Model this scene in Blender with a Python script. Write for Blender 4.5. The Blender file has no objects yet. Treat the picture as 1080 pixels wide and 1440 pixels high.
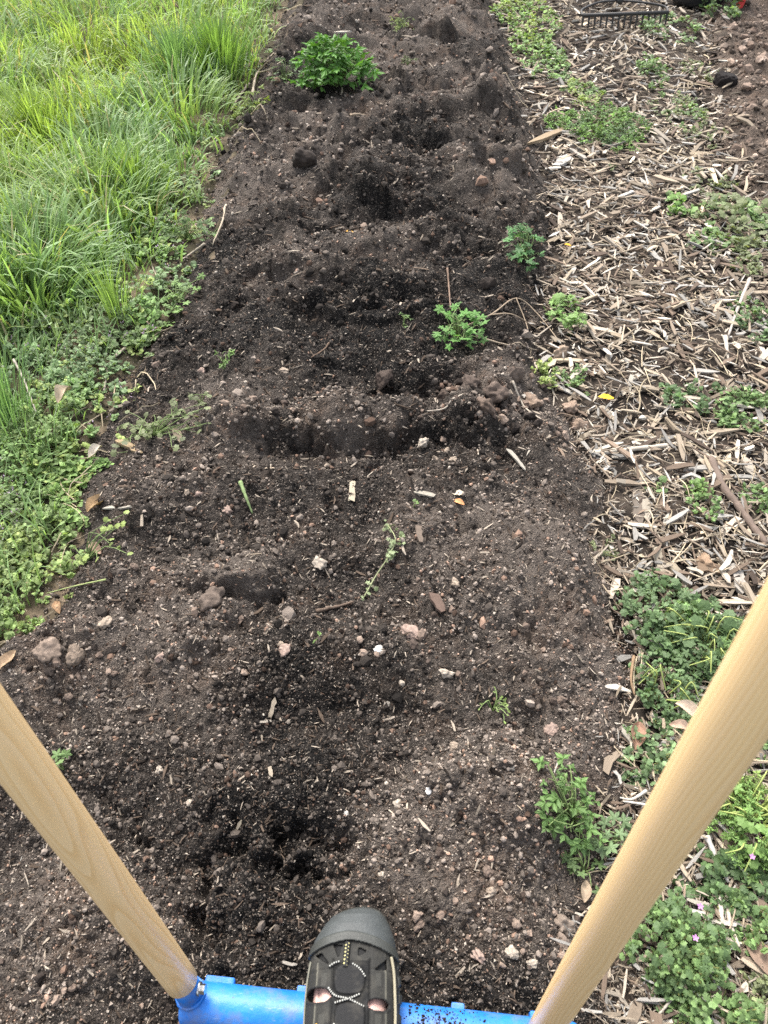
import bpy, math, random
import numpy as np
from mathutils import Vector, Matrix

random.seed(7)
rng = np.random.default_rng(11)
SC = bpy.context.scene
COL = SC.collection
R = math.radians

# ------------------------------------------------------------------ camera
CAM_H = 1.27
PITCH = R(47.7)
FPX = 1048.0                      # focal length in pixels of the 1080 x 1440 photograph
SP, CP = math.sin(PITCH), math.cos(PITCH)
cd = bpy.data.cameras.new('camera')
cam = bpy.data.objects.new('camera', cd)
COL.objects.link(cam)
cam.location = (0, 0, CAM_H)
cam.rotation_euler = (R(90) - PITCH, 0, 0)
cd.sensor_fit = 'VERTICAL'
cd.sensor_height = 24.0
cd.lens = 24.0 * FPX / 1440.0
cd.clip_start = 0.02
cd.clip_end = 300
cd.dof.use_dof = True
cd.dof.focus_distance = 1.75
cd.dof.aperture_fstop = 7.0
SC.camera = cam

# ------------------------------------------------------------------ world, sun, exposure
SUN_EL, SUN_AZ = R(56), R(-22)    # sun ahead of the camera, a little to the left, behind thin cloud
W = bpy.data.worlds.new('World')
SC.world = W
W.use_nodes = True
nt = W.node_tree
sky = nt.nodes.new('ShaderNodeTexSky')
sky.sky_type = 'NISHITA'
sky.sun_disc = False
sky.sun_elevation = SUN_EL
sky.sun_rotation = SUN_AZ
sky.air_density = 1.2
sky.dust_density = 4.0
hs = nt.nodes.new('ShaderNodeHueSaturation')
hs.inputs['Saturation'].default_value = 0.45
nt.links.new(sky.outputs[0], hs.inputs['Color'])
bg = nt.nodes['Background']
nt.links.new(hs.outputs[0], bg.inputs['Color'])
bg.inputs['Strength'].default_value = 0.125
sl = bpy.data.lights.new('sun', 'SUN')
sl.energy = 1.5
sl.angle = R(24)
sl.color = (1.0, 0.965, 0.91)
so = bpy.data.objects.new('sun', sl)
COL.objects.link(so)
sv = Vector((math.sin(SUN_AZ) * math.cos(SUN_EL), math.cos(SUN_AZ) * math.cos(SUN_EL), math.sin(SUN_EL)))
so.rotation_euler = sv.to_track_quat('Z', 'Y').to_euler()
so.location = (0, 0, 6)
SC.view_settings.view_transform = 'Standard'
SC.view_settings.look = 'None'
SC.view_settings.gamma = 1.0
SC.view_settings.exposure = 1.74
SC.cycles.use_denoising = False
SC.cycles.max_bounces = 5
SC.cycles.diffuse_bounces = 3
SC.cycles.transparent_max_bounces = 4

# ------------------------------------------------------------------ measuring the photograph
def at(px, py, z=0.0):
    """pixel of the photograph -> point on the level z"""
    px = np.asarray(px, float); py = np.asarray(py, float)
    v = (py - 720) / FPX
    d = (CAM_H - z) / np.maximum(SP + v * CP, 0.05)
    return (px - 540) / FPX * d, d * (CP - v * SP)

def mpp(px, py, z=0.0):
    """metres per photograph pixel at that ground point"""
    v = (py - 720) / FPX
    return (CAM_H - z) / max(SP + v * CP, 0.05) / FPX

# ------------------------------------------------------------------ noise
def _hash(ix, iy, s):
    h = (ix.astype(np.int64) * 374761393 + iy.astype(np.int64) * 668265263 + s * 1442695041) & 0xFFFFFFFF
    h = ((h ^ (h >> 13)) * 1274126177) & 0xFFFFFFFF
    h = h ^ (h >> 16)
    return (h & 0xFFFFFF) / float(0x1000000)

def gnoise(x, y, s=0):
    x = np.asarray(x, float); y = np.asarray(y, float)
    ix = np.floor(x); iy = np.floor(y)
    fx = x - ix; fy = y - iy
    u = fx * fx * fx * (fx * (fx * 6 - 15) + 10); w = fy * fy * fy * (fy * (fy * 6 - 15) + 10)
    def g(ox, oy):
        a = _hash(ix + ox, iy + oy, s) * 6.2831853
        return np.cos(a) * (fx - ox) + np.sin(a) * (fy - oy)
    a = g(0, 0); b = g(1, 0); c = g(0, 1); d = g(1, 1)
    return ((a + (b - a) * u) * (1 - w) + (c + (d - c) * u) * w) * 1.5

def fbm(x, y, f, o=3, s=0, gain=0.5):
    r = 0; a = 1.0
    for k in range(o):
        r = r + a * gnoise(x * f, y * f, s + k * 17); f *= 2.03; a *= gain
    return r

def worley(x, y, f, s=0):
    x = np.asarray(x, float) * f; y = np.asarray(y, float) * f
    ix = np.floor(x); iy = np.floor(y)
    f1 = np.full(x.shape, 9.0); f2 = np.full(x.shape, 9.0); ident = np.zeros(x.shape)
    for ox in (-1, 0, 1):
        for oy in (-1, 0, 1):
            cx = ix + ox + _hash(ix + ox, iy + oy, s); cy = iy + oy + _hash(ix + ox, iy + oy, s + 5)
            d = np.hypot(cx - x, cy - y)
            m = d < f1
            f2 = np.where(m, f1, np.minimum(f2, d))
            ident = np.where(m, _hash(ix + ox, iy + oy, s + 9), ident)
            f1 = np.where(m, d, f1)
    return f1, f2, ident

def sstep(a, b, x):
    t = np.clip((x - a) / (b - a), 0, 1)
    return t * t * (3 - 2 * t)

# ------------------------------------------------------------------ zones of the ground
def edge(pts):
    a = np.array(pts, float)
    X, Y = at(a[:, 0], a[:, 1])
    o = np.argsort(Y)
    return X[o], Y[o]

EL = edge([(425, -120), (412, -40), (395, 20), (372, 75), (340, 150), (305, 215), (288, 290), (268, 360), (240, 440),
           (205, 470), (165, 540), (142, 590), (135, 640), (104, 690), (106, 740), (86, 820), (60, 870), (-5, 905),
           (-150, 960), (-500, 1080), (-900, 1200)])
ER = edge([(650, -120), (690, -10), (722, 70), (745, 150), (766, 220), (778, 300), (772, 380), (758, 440), (755, 490),
           (795, 560), (832, 640), (852, 700), (866, 770), (876, 830), (882, 950), (890, 1060), (870, 1120),
           (850, 1200), (858, 1300), (850, 1440), (840, 1700), (830, 2200)])
E2 = edge([(985, -120), (1000, -10), (1008, 60), (1012, 100), (1005, 140), (1022, 200), (1060, 250), (1100, 330),
           (1250, 600), (1500, 900), (2000, 1440)])
EG = edge([(415, -100), (398, 0), (372, 55), (350, 100), (290, 190), (245, 260), (185, 345), (120, 420), (20, 485),
           (-200, 550), (-700, 800)])

def warp(x, y):
    return x + 0.030 * gnoise(x * 9, y * 9, 31) + 0.014 * gnoise(x * 28, y * 28, 33)

def sl_(x, y): return warp(x, y) - np.interp(y, EL[1], EL[0])     # > 0 right of the bed's left edge
def sr_(x, y): return np.interp(y, ER[1], ER[0]) - warp(x, y)     # > 0 left of the bed's right edge
def s2_(x, y): return warp(x, y) - np.interp(y, E2[1], E2[0])     # > 0 in the far right bed
def sg_(x, y): return np.interp(y, EG[1], EG[0]) - warp(x, y)     # > 0 in the tall grass

def zone(x, y):
    z = np.full(np.shape(x), 1)                  # 1 bed
    z = np.where(sl_(x, y) < 0, 0, z)            # 0 lawn
    z = np.where(sr_(x, y) < 0, 2, z)            # 2 mulch path
    z = np.where(s2_(x, y) > 0, 3, z)            # 3 second bed
    return z

# furrows (pixel polyline, half width m, depth m) and mounds (pixel, radius m, height m) that the fork left
FURROWS = [
    ([(385, 618), (470, 630), (560, 626), (640, 612), (705, 616)], .030, .072),
    ([(535, 560), (580, 548), (610, 556)], .040, .075),
    ([(262, 822), (330, 840), (380, 850)], .022, .060),
    ([(300, 1192), (400, 1188), (475, 1206)], .042, .060),
    ([(395, 1150), (415, 1230)], .030, .040),
    ([(120, 1138), (190, 1168)], .030, .045),
    ([(270, 1275), (300, 1320)], .040, .075),
    ([(540, 1150), (580, 1090)], .035, .025),
    ([(430, 428), (505, 436), (560, 428)], .040, .055),
    ([(490, 385), (575, 388)], .045, .050),
    ([(480, 268), (560, 290), (615, 302)], .050, .075),
    ([(465, 205), (540, 210), (625, 200)], .050, .060),
    ([(545, 118), (610, 128)], .055, .070), ([(555, 176), (605, 184)], .045, .050),
    ([(505, 40), (610, 50)], .070, .060), ([(640, 100), (700, 108)], .060, .045),
    ([(390, 300), (450, 310)], .040, .030), ([(330, 340), (395, 352)], .035, .030),
    ([(640, 735), (665, 752)], .022, .035), ([(705, 880), (760, 902)], .035, .025),
    ([(745, 1190), (770, 1230)], .030, .030), ([(640, 340), (700, 352)], .040, .030),
    ([(240, 1410), (330, 1425)], .035, .04), ([(230, 960), (300, 955)], .03, .02),
    ([(430, 985), (520, 975)], .03, .02), ([(720, 1010), (750, 1040)], .03, .03),
    ([(665, 612), (700, 628)], .03, .05), ([(400, 500), (470, 505)], .03, .02),
]
MOUNDS = [
    (485, 590, .085, .045), (330, 588, .120, .040), (665, 590, .075, .042), (560, 580, .06, .02), (785, 590, .06, .03),
    (690, 545, .060, .030), (610, 530, .05, .02), (300, 868, .060, .030), (335, 815, .080, .030), (760, 815, .16, .030),
    (640, 1190, .13, .025), (720, 1120, .12, .02), (80, 930, .10, .030), (520, 395, .12, .03), (430, 385, .12, .03),
    (540, 250, .16, .04), (600, 330, .15, .035), (430, 240, .15, .03), (520, 150, .16, .04), (650, 160, .16, .045),
    (600, 90, .16, .045), (700, 130, .12, .04), (680, 250, .15, .035), (450, 60, .2, .04), (630, 30, .2, .045),
    (200, 850, .08, .02), (520, 1180, .07, .02), (340, 1230, .06, .03), (600, 700, .12, .015), (250, 540, .12, .02),
    (720, 860, .08, .02), (380, 470, .12, .02), (600, 480, .12, .02), (740, 480, .07, .025), (90, 1330, .10, .02),
]
# steep faces towards the fork, left where it levered the soil up (base line in pixels, height m, run-out m)
SCARPS = [
    ([(285, 606), (380, 622), (470, 634), (560, 634), (640, 622), (705, 622)], .060, .08),
    ([(258, 828), (320, 845), (382, 858)], .036, .05), ([(290, 1200), (400, 1207), (480, 1218)], .046, .08),
    ([(115, 1150), (195, 1178)], .030, .05), ([(515, 560), (560, 570), (612, 566)], .050, .07), ([(640, 575), (720, 570)], .03, .05),
    ([(425, 442), (500, 446), (570, 440)], .042, .12), ([(370, 312), (455, 320)], .035, .10), ([(475, 290), (560, 304), (630, 314)], .062, .13),
    ([(300, 398), (400, 402), (500, 402), (585, 400)], .040, .12), ([(450, 218), (540, 222), (645, 208)], .060, .16), ([(535, 192), (615, 196)], .04, .10),
    ([(515, 132), (620, 140), (705, 122)], .070, .20), ([(555, 64), (650, 66)], .070, .22), ([(440, 40), (530, 46)], .05, .22), ([(615, 356), (715, 364)], .032, .10),
    ([(330, 255), (420, 262)], .03, .12), ([(660, 165), (740, 172)], .05, .14), ([(640, 255), (740, 262)], .04, .12), ([(560, 20), (680, 22)], .06, .2),
    ([(700, 890), (790, 905)], .018, .06), ([(560, 760), (680, 755)], .014, .08), ([(180, 520), (300, 528)], .018, .08), ([(380, 160), (470, 168)], .035, .14),
    ([(250, 925), (340, 930)], .016, .06), ([(560, 1130), (640, 1120)], .014, .06),
]
SCW = [(*at([p[0] for p in f[0]], [p[1] for p in f[0]]), f[1], f[2]) for f in SCARPS]
FW = [(np.stack(at([p[0] for p in f[0]], [p[1] for p in f[0]]), 1), f[1], f[2]) for f in FURROWS]
MW = [(*[float(q) for q in at(m[0], m[1])], m[2], m[3]) for m in MOUNDS]

def seg_dist(x, y, P):
    best = np.full(x.shape, 9.0)
    for a, b in zip(P[:-1], P[1:]):
        d = b - a; L = d @ d
        t = np.clip(((x - a[0]) * d[0] + (y - a[1]) * d[1]) / L, 0, 1)
        best = np.minimum(best, np.hypot(x - a[0] - t * d[0], y - a[1] - t * d[1]))
    return best

def ground_z(x, y):
    x = np.asarray(x, float); y = np.asarray(y, float)
    sl, sr, s2 = sl_(x, y), sr_(x, y), s2_(x, y)
    bed = sstep(-.02, .13, np.minimum(sl, sr))
    bed2 = sstep(-.05, .1, s2)
    z = -.045 * (1 - bed) + .03 * bed2
    # bed
    wx = x + .03 * gnoise(x * 7, y * 7, 3); wy = y + .03 * gnoise(x * 7, y * 7, 4)
    rel = .025 * fbm(wx, wy, 4.5, 4, 40) + (.012 + .006 * sstep(1.2, 3, y)) * np.sin(wy * 27 + 2.5 * gnoise(x * 2.5, y * 2.5, 5))
    nf0 = sstep(2.8, 1.1, y)
    for P, w, d in FW:
        m = (x > P[:, 0].min() - .3) & (x < P[:, 0].max() + .3) & (y > P[:, 1].min() - .3) & (y < P[:, 1].max() + .3)
        if m.any():
            jit = w * .8 * (1 + 1.1 * gnoise(wx[m] * 19, wy[m] * 19, 8))
            dd = seg_dist(wx[m], wy[m], P) + .012 * nf0[m] * gnoise(x[m] * 55, y[m] * 55, 12) + .016 * gnoise(x[m] * 27, y[m] * 27, 13)
            rel[m] = rel[m] - d * .72 * np.clip(.75 + .9 * gnoise(wx[m] * 13, wy[m] * 13, 9), .15, 1.2) * np.exp(-(np.maximum(dd, 0) / np.maximum(jit, .007)) ** 2)
    nf = sstep(2.8, 1.1, y)                       # finest relief only where it can be told apart
    jag = .020 * gnoise(x * 14, y * 14, 14) + .012 * (.25 + .75 * nf) * gnoise(x * 38, y * 38, 15) + .006 * nf * gnoise(x * 90, y * 90, 16)
    for X, Y, h, run in SCW:
        m = (x > X.min() - .15) & (x < X.max() + .15) & (y > Y.min() - .2) & (y < Y.max() + .2 + 4 * run)
        if not m.any(): continue
        xm = x[m]
        dy = y[m] - np.interp(xm, X, Y) + jag[m] * (1 + .35 * Y.mean())
        wdt = X.max() - X.min()
        end = sstep(-.04, .25 * wdt, xm - X.min()) * sstep(-.04, .25 * wdt, X.max() - xm)
        k = np.clip(.75 + .8 * gnoise(xm * 8, y[m] * 3, 18), .2, 1.2) * end
        h = h * (1 + .35 * float(sstep(1.6, 3.0, Y.mean())))
        f = sstep(-.010 - .004 * Y.mean(), .010 + .008 * Y.mean(), dy) * np.exp(-np.maximum(dy, 0) / run)
        rel[m] = rel[m] + h * k * f - .3 * h * k * np.exp(-((dy + .012) / .022) ** 2)
    ph = wy * 3.7 + .9 * gnoise(x * 1.9, y * 1.4, 19) + .3 * gnoise(x * 6, y * 5, 20)
    tt = ph - np.floor(ph)
    rel = rel + sstep(.9, 2.0, y) * .034 * np.clip(.45 + gnoise(x * 3.4, y * 3.4, 23), 0, 1) * sstep(0, .10, tt) * (1 - tt)
    for mx, my, r, h in MW:
        q = ((wx - mx) ** 2 + (wy - my) ** 2) / (r * r)
        rel = rel + 1.25 * h * np.exp(-q ** 1.5)
    far = sstep(1.1, 2.4, y)
    lf, _, li = worley(wx + .02 * gnoise(x * 16, y * 16, 64), wy, 7.5, 69)
    rel = rel + far * (.030 * np.sqrt(np.clip(1 - lf * lf * 1.7, 0, 1)) * li + .016 * fbm(x, y, 11, 3, 66, .6))
    f1, f2, idn = worley(wx + .01 * gnoise(x * 40, y * 40, 61), wy, 20, 71)
    clod = sstep(-.2, .5, gnoise(x * 3.1, y * 3.1, 77))
    rel = rel + .016 * clod * (np.sqrt(np.clip(1 - f1 * f1 * 1.6, 0, 1)) * (.3 + idn))
    f1, f2, idn = worley(wx, wy + .006 * gnoise(x * 80, y * 80, 62), 55, 73)
    clod2 = sstep(-.35, .4, gnoise(x * 6.1, y * 6.1, 79))
    rel = rel + .0105 * (.3 + .7 * nf) * clod2 * (np.sqrt(np.clip(1 - f1 * f1 * 1.5, 0, 1)) * (.2 + idn))
    f1, f2, idn = worley(x, y, 120, 74)
    rel = rel + .0045 * nf * (np.sqrt(np.clip(1 - f1 * f1 * 1.5, 0, 1)) * (.1 + idn))
    rel = rel + .0050 * (.2 + .8 * nf) * fbm(x, y, 60, 3, 90, .6)
    z = z + rel * bed
    nb = 1 - bed
    z = z + nb * (.012 * fbm(x, y, 3.0, 3, 120) + .003 * fbm(x, y, 30, 2, 121))
    z = z + bed2 * (.022 * fbm(x, y, 7, 4, 130) + .02 * np.sqrt(np.clip(1 - worley(wx, wy, 14, 135)[0] ** 2 * 1.6, 0, 1)) * sstep(-.3, .4, gnoise(x * 4, y * 4, 137)))
    return z

DRY = [(310, 590, .17), (480, 588, .09), (680, 560, .14), (640, 1180, .18), (760, 820, .25), (715, 1130, .19),
       (330, 810, .07), (300, 868, .08), (90, 930, .12), (400, 240, .28), (440, 400, .2), (650, 150, .3), (560, 90, .3),
       (795, 590, .10), (60, 1310, .18), (810, 920, .16), (250, 930, .15), (560, 1200, .06), (180, 800, .08), (300, 270, .15),
       (690, 250, .2), (620, 30, .4), (430, 30, .3), (520, 330, .15), (240, 690, .1), (600, 730, .12), (480, 180, .25)]
DAMP = [(400, 1190, .14), (560, 440, .2), (560, 280, .2), (200, 1150, .1),
        (300, 480, .2), (480, 470, .22), (560, 200, .2), (480, 1330, .12), (480, 700, .15), (500, 1000, .13), (700, 1380, .1),
        (330, 345, .2), (640, 420, .2), (470, 150, .2)]
DRYW = [(*[float(q) for q in at(a, b)], r) for a, b, r in DRY]
DAMPW = [(*[float(q) for q in at(a, b)], r) for a, b, r in DAMP]

def dryness(x, y):
    """how dry the soil is, 0 fresh dark compost .. 1 dry loam brought up by the fork"""
    wx = x + .05 * gnoise(x * 8, y * 8, 203); wy = y + .05 * gnoise(x * 8, y * 8, 204)
    d = .38 + .30 * fbm(x, y, 3.3, 3, 200, .6) + .16 * fbm(x, y, 17, 3, 210, .6)
    for mx, my, r in DRYW:
        d = d + .52 * np.exp(-(((wx - mx) ** 2 + (wy - my) ** 2) / (r * r)))
    for mx, my, r in DAMPW:
        d = d - .34 * np.exp(-(((wx - mx) ** 2 + (wy - my) ** 2) / (r * r)))
    return np.clip(d, 0, 1)

def gz(x, y):
    return float(ground_z(np.array([x]), np.array([y]))[0])

def gpt(px, py, lift=0.0):
    """point on the real ground under a pixel"""
    z = 0.0
    for _ in range(4):
        x, y = at(px, py, z)
        z = gz(float(x), float(y))
    return Vector((float(x), float(y), z + lift))

# ------------------------------------------------------------------ mesh helpers
class MB:
    def __init__(self):
        self.V = []; self.F = []; self.C = []; self.L = []; self.n = 0
    def add(self, V, F, C=(1, 1, 1), L=None):
        V = np.asarray(V, float).reshape(-1, 3); F = np.asarray(F, np.int64).reshape(-1, 3)
        C = np.asarray(C, float)
        if C.ndim == 1: C = np.broadcast_to(C, (len(V), 3))
        self.V.append(V); self.F.append(F + self.n); self.C.append(C); self.L.append(V if L is None else L)
        self.n += len(V)
    def arrays(self):
        return np.concatenate(self.V), np.concatenate(self.F), np.concatenate(self.C), np.concatenate(self.L)

def make_mesh(name, V, F, C=None, L=None, smooth=False):
    me = bpy.data.meshes.new(name)
    V = np.asarray(V, np.float32); F = np.asarray(F, np.int32); k = F.shape[1]
    me.vertices.add(len(V)); me.vertices.foreach_set('co', V.ravel())
    me.loops.add(F.size); me.loops.foreach_set('vertex_index', F.ravel())
    me.polygons.add(len(F))
    me.polygons.foreach_set('loop_start', np.arange(0, F.size, k, dtype=np.int32))
    me.polygons.foreach_set('loop_total', np.full(len(F), k, np.int32))
    me.polygons.foreach_set('use_smooth', np.full(len(F), smooth))
    if C is not None:
        a = me.attributes.new('col', 'FLOAT_COLOR', 'POINT')
        c4 = np.ones((len(V), 4), np.float32); c4[:, :3] = C
        a.data.foreach_set('color', c4.ravel())
    if L is not None:
        a = me.attributes.new('lc', 'FLOAT_VECTOR', 'POINT')
        a.data.foreach_set('vector', np.asarray(L, np.float32).ravel())
    me.update(calc_edges=True)
    return me

def link(name, me, mat=None, parent=None, loc=None):
    o = bpy.data.objects.new(name, me)
    COL.objects.link(o)
    if parent is not None: o.parent = parent
    if loc is not None: o.location = loc
    if mat is not None and me is not None and not me.materials: me.materials.append(mat)
    return o

def build(name, mb, mat, parent=None, base=None, smooth=False, lc=False):
    """one mesh object from world-space arrays; base = world origin of it (or of its parent)"""
    V, F, C, L = mb.arrays() if isinstance(mb, MB) else mb
    if parent is not None:
        p = np.array(parent.matrix_basis.translation)
        if parent.parent is not None: p = p + np.array(parent.parent.matrix_basis.translation)
        V = V - p
        return link(name, make_mesh(name, V, F, C, L if lc else None, smooth), mat, parent)
    b = np.array(base if base is not None else (0, 0, 0), float)
    return link(name, make_mesh(name, V - b, F, C, L if lc else None, smooth), mat, None, b)

def tag(o, label, cat, group=None):
    o['label'] = label; o['category'] = cat
    if group: o['group'] = group
    return o

def empty(name, loc, label, cat, group=None):
    o = bpy.data.objects.new(name, None)
    o.empty_display_size = .02
    COL.objects.link(o); o.location = loc
    return tag(o, label, cat, group)

def structure(o): o['kind'] = 'structure'; return o
def stuff(o): o['kind'] = 'stuff'; return o

def frames(d, n):
    """stacked matrices with columns side, forward, up from forward and rough normal (N,3)"""
    d = d / np.linalg.norm(d, axis=1, keepdims=True)
    s = np.cross(d, n); s /= np.maximum(np.linalg.norm(s, axis=1, keepdims=True), 1e-9)
    u = np.cross(s, d)
    return np.stack([s, d, u], 2)

def scatter(mb, protos, idx, M, P, C):
    for k, (V, F) in enumerate(protos):
        m = np.nonzero(idx == k)[0]
        if len(m) == 0: continue
        VV = np.einsum('nij,vj->nvi', M[m], V) + P[m][:, None, :]
        FF = F[None] + (np.arange(len(m)) * len(V))[:, None, None]
        CC = np.repeat(C[m], len(V), axis=0)
        LL = np.tile(V, (len(m), 1)) + np.repeat(np.random.default_rng(k).random((len(m), 1)) * 40, len(V), axis=0)
        mb.add(VV.reshape(-1, 3), FF.reshape(-1, 3), CC, LL)

def tube(P, r, n=6, cap=True):
    P = np.asarray(P, float); k = len(P)
    r = np.broadcast_to(np.asarray(r, float), (k,))
    T = np.gradient(P, axis=0); T /= np.maximum(np.linalg.norm(T, axis=1, keepdims=True), 1e-9)
    ref = np.array([0, 0, 1.0]) if abs(T[:, 2]).mean() < .8 else np.array([1.0, 0, 0])
    S = np.cross(T, ref); S /= np.maximum(np.linalg.norm(S, axis=1, keepdims=True), 1e-9)
    U = np.cross(S, T)
    a = np.arange(n) * 2 * math.pi / n
    V = P[:, None] + r[:, None, None] * (np.cos(a)[None, :, None] * S[:, None] + np.sin(a)[None, :, None] * U[:, None])
    V = V.reshape(-1, 3); F = []
    for i in range(k - 1):
        for j in range(n):
            a0 = i * n + j; a1 = i * n + (j + 1) % n
            F += [(a0, a1, a1 + n), (a0, a1 + n, a0 + n)]
    if cap:
        V = np.vstack([V, P[0], P[-1]]); c0 = k * n; c1 = c0 + 1
        for j in range(n):
            F += [(c0, (j + 1) % n, j), (c1, (k - 1) * n + j, (k - 1) * n + (j + 1) % n)]
    return V, np.array(F)

def spline(pts, k):
    """Catmull-Rom through the points"""
    p = np.asarray(pts, float)
    if len(p) == 2:
        t = np.linspace(0, 1, k)[:, None]; return p[0] * (1 - t) + p[1] * t
    q = np.vstack([2 * p[0] - p[1], p, 2 * p[-1] - p[-2]])
    t = np.linspace(0, len(p) - 1 - 1e-6, k); i = t.astype(int); f = (t - i)[:, None]
    a, b, c, d = q[i], q[i + 1], q[i + 2], q[i + 3]
    return .5 * (2 * b + (c - a) * f + (2 * a - 5 * b + 4 * c - d) * f * f + (3 * b - a - 3 * c + d) * f ** 3)

def ico(sub):
    t = (1 + 5 ** .5) / 2
    V = [(-1, t, 0), (1, t, 0), (-1, -t, 0), (1, -t, 0), (0, -1, t), (0, 1, t), (0, -1, -t), (0, 1, -t), (t, 0, -1), (t, 0, 1), (-t, 0, -1), (-t, 0, 1)]
    F = [(0, 11, 5), (0, 5, 1), (0, 1, 7), (0, 7, 10), (0, 10, 11), (1, 5, 9), (5, 11, 4), (11, 10, 2), (10, 7, 6), (7, 1, 8),
         (3, 9, 4), (3, 4, 2), (3, 2, 6), (3, 6, 8), (3, 8, 9), (4, 9, 5), (2, 4, 11), (6, 2, 10), (8, 6, 7), (9, 8, 1)]
    V = [np.array(v) / np.linalg.norm(v) for v in V]
    for _ in range(sub):
        c = {}; G = []
        def mid(a, b):
            k = (min(a, b), max(a, b))
            if k not in c:
                m = V[a] + V[b]; V.append(m / np.linalg.norm(m)); c[k] = len(V) - 1
            return c[k]
        for a, b, d in F:
            x, y, z = mid(a, b), mid(b, d), mid(d, a)
            G += [(a, x, z), (b, y, x), (d, z, y), (x, y, z)]
        F = G
    return np.array(V), np.array(F)

def rock(sub, seed, rough=.28, flat=.75, planes=6):
    """an angular lump: sphere cut by random planes, then roughened"""
    r = np.random.default_rng(seed)
    V, F = ico(sub); V = V.copy()
    for _ in range(planes):
        n = r.normal(size=3); n /= np.linalg.norm(n); d = r.uniform(.5, .85)
        over = np.maximum(V @ n - d, 0)
        V = V - over[:, None] * n * .85
    rad = 1 + rough * (gnoise(V[:, 0] * 1.7 + seed, V[:, 1] * 1.7 + V[:, 2] * 1.3, seed) + .5 * gnoise(V[:, 0] * 4 + V[:, 2] * 3, V[:, 1] * 4 - V[:, 2] * 3, seed + 1))
    V = V * rad[:, None] * np.array([1, r.uniform(.65, .95), flat])
    return V, F

def splinter(seed, nsec=4, bend=.08):
    """a torn wood chip, unit length along y, unit width along x, unit thickness along z"""
    r = np.random.default_rng(seed)
    V = []
    ys = np.linspace(-.5, .5, nsec) + np.r_[0, r.uniform(-.06, .06, nsec - 2), 0]
    off = r.uniform(-bend, bend); tw = r.uniform(-.5, .5)
    for i, yy in enumerate(ys):
        t = i / (nsec - 1)
        w = (.5 if 0 < i < nsec - 1 else r.choice([.08, .2, .35, .48])) * r.uniform(.7, 1.1)
        h = (.5 if 0 < i < nsec - 1 else r.uniform(.15, .45)) * r.uniform(.7, 1.1)
        cx = off * 4 * (t - t * t) * 2 + r.uniform(-.08, .08); cz = r.uniform(-.1, .1)
        a = tw * (t - .5)
        for sx, sz in ((-1, -1), (1, -1), (1, 1), (-1, 1)):
            X = sx * w * r.uniform(.85, 1.1); Z = sz * h * r.uniform(.8, 1.1)
            V.append((cx + X * math.cos(a) - Z * math.sin(a) * .3, yy + r.uniform(-.03, .03) * (2 if i in (0, nsec - 1) else 1), cz + Z + X * math.sin(a)))
    F = []
    for i in range(nsec - 1):
        for j in range(4):
            a, b = i * 4 + j, i * 4 + (j + 1) % 4
            F += [(a, b, b + 4), (a, b + 4, a + 4)]
    e = (nsec - 1) * 4
    F += [(0, 2, 1), (0, 3, 2), (e, e + 1, e + 2), (e, e + 2, e + 3)]
    return np.array(V), np.array(F)

def leaf_proto(kind, seed=0):
    """unit leaf: stalk end at the origin, blade along +y"""
    r = np.random.default_rng(seed)
    if kind == 'scallop':      # round, crenate leaf
        a = np.linspace(-math.pi * .93, math.pi * .93, 13)
        rad = .5 * (1 + .12 * np.cos(a * 6.45)) * np.where(np.abs(a) > 2.4, .8, 1)
        z = -.10 * (rad * 2) ** 2
    elif kind == 'small':      # the same for mats, fewer points
        a = np.linspace(-math.pi * .88, math.pi * .88, 8)
        rad = .5 * (1 + .13 * np.cos(np.arange(8) * math.pi)) * r.uniform(.88, 1.12, 8)
        z = -.14 * np.ones(8) + r.uniform(-.07, .07, 8)
    elif kind == 'lobed':      # geranium-like, five toothed lobes
        a = np.linspace(-math.pi * .9, math.pi * .9, 31)
        rad = .52 * (.74 + .24 * np.cos(a * 5.55 / 1.0) + .07 * np.cos(a * 16.6)) * (1 + .1 * np.cos(a))
        z = -.10 * (rad * 2) ** 2 + .05 * np.cos(a * 5.5)
    elif kind == 'cut':        # parsley-like, deeply cut
        a = np.linspace(-math.pi * .8, math.pi * .8, 25)
        rad = .56 * (.62 + .30 * np.cos(a * 3.75) + .16 * np.cos(a * 11.2)) * (1 + .12 * np.cos(a))
        z = -.16 * (rad * 2) ** 2 + .07 * np.cos(a * 7)
    else:                      # oval
        a = np.linspace(-math.pi, math.pi, 9)[:-1]
        rad = np.array([.5] * 8) * (1 - .45 * np.abs(np.sin(a))) ; z = .05 * np.abs(np.sin(a)) * 2
    x = np.sin(a) * rad; y = .5 + np.cos(a) * rad
    V = np.vstack([[(0, .46, .0)], np.stack([x, y, z], 1)])
    n = len(a)
    F = [(0, i + 2, i + 1) for i in range(n - 1)]
    if kind == 'oval': F.append((0, 1, n))
    return V, np.array(F)

# ------------------------------------------------------------------ materials
def newmat(name):
    m = bpy.data.materials.new(name); m.use_nodes = True
    return m, m.node_tree.nodes, m.node_tree.links, m.node_tree.nodes['Principled BSDF']

def mathn(N, L, op, a, b=None, c=None, clamp=False):
    n = N.new('ShaderNodeMath'); n.operation = op; n.use_clamp = clamp
    for i, v in enumerate((a, b, c)):
        if v is None: continue
        if isinstance(v, (int, float)): n.inputs[i].default_value = v
        else: L.new(v, n.inputs[i])
    return n.outputs[0]

def mixc(N, L, fac, a, b, mode='MIX'):
    n = N.new('ShaderNodeMix'); n.data_type = 'RGBA'; n.blend_type = mode
    for s, v in ((n.inputs[0], fac), (n.inputs[6], a), (n.inputs[7], b)):
        if isinstance(v, (int, float)): s.default_value = v
        elif isinstance(v, tuple): s.default_value = (*v, 1)
        else: L.new(v, s)
    return n.outputs[2]

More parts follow.
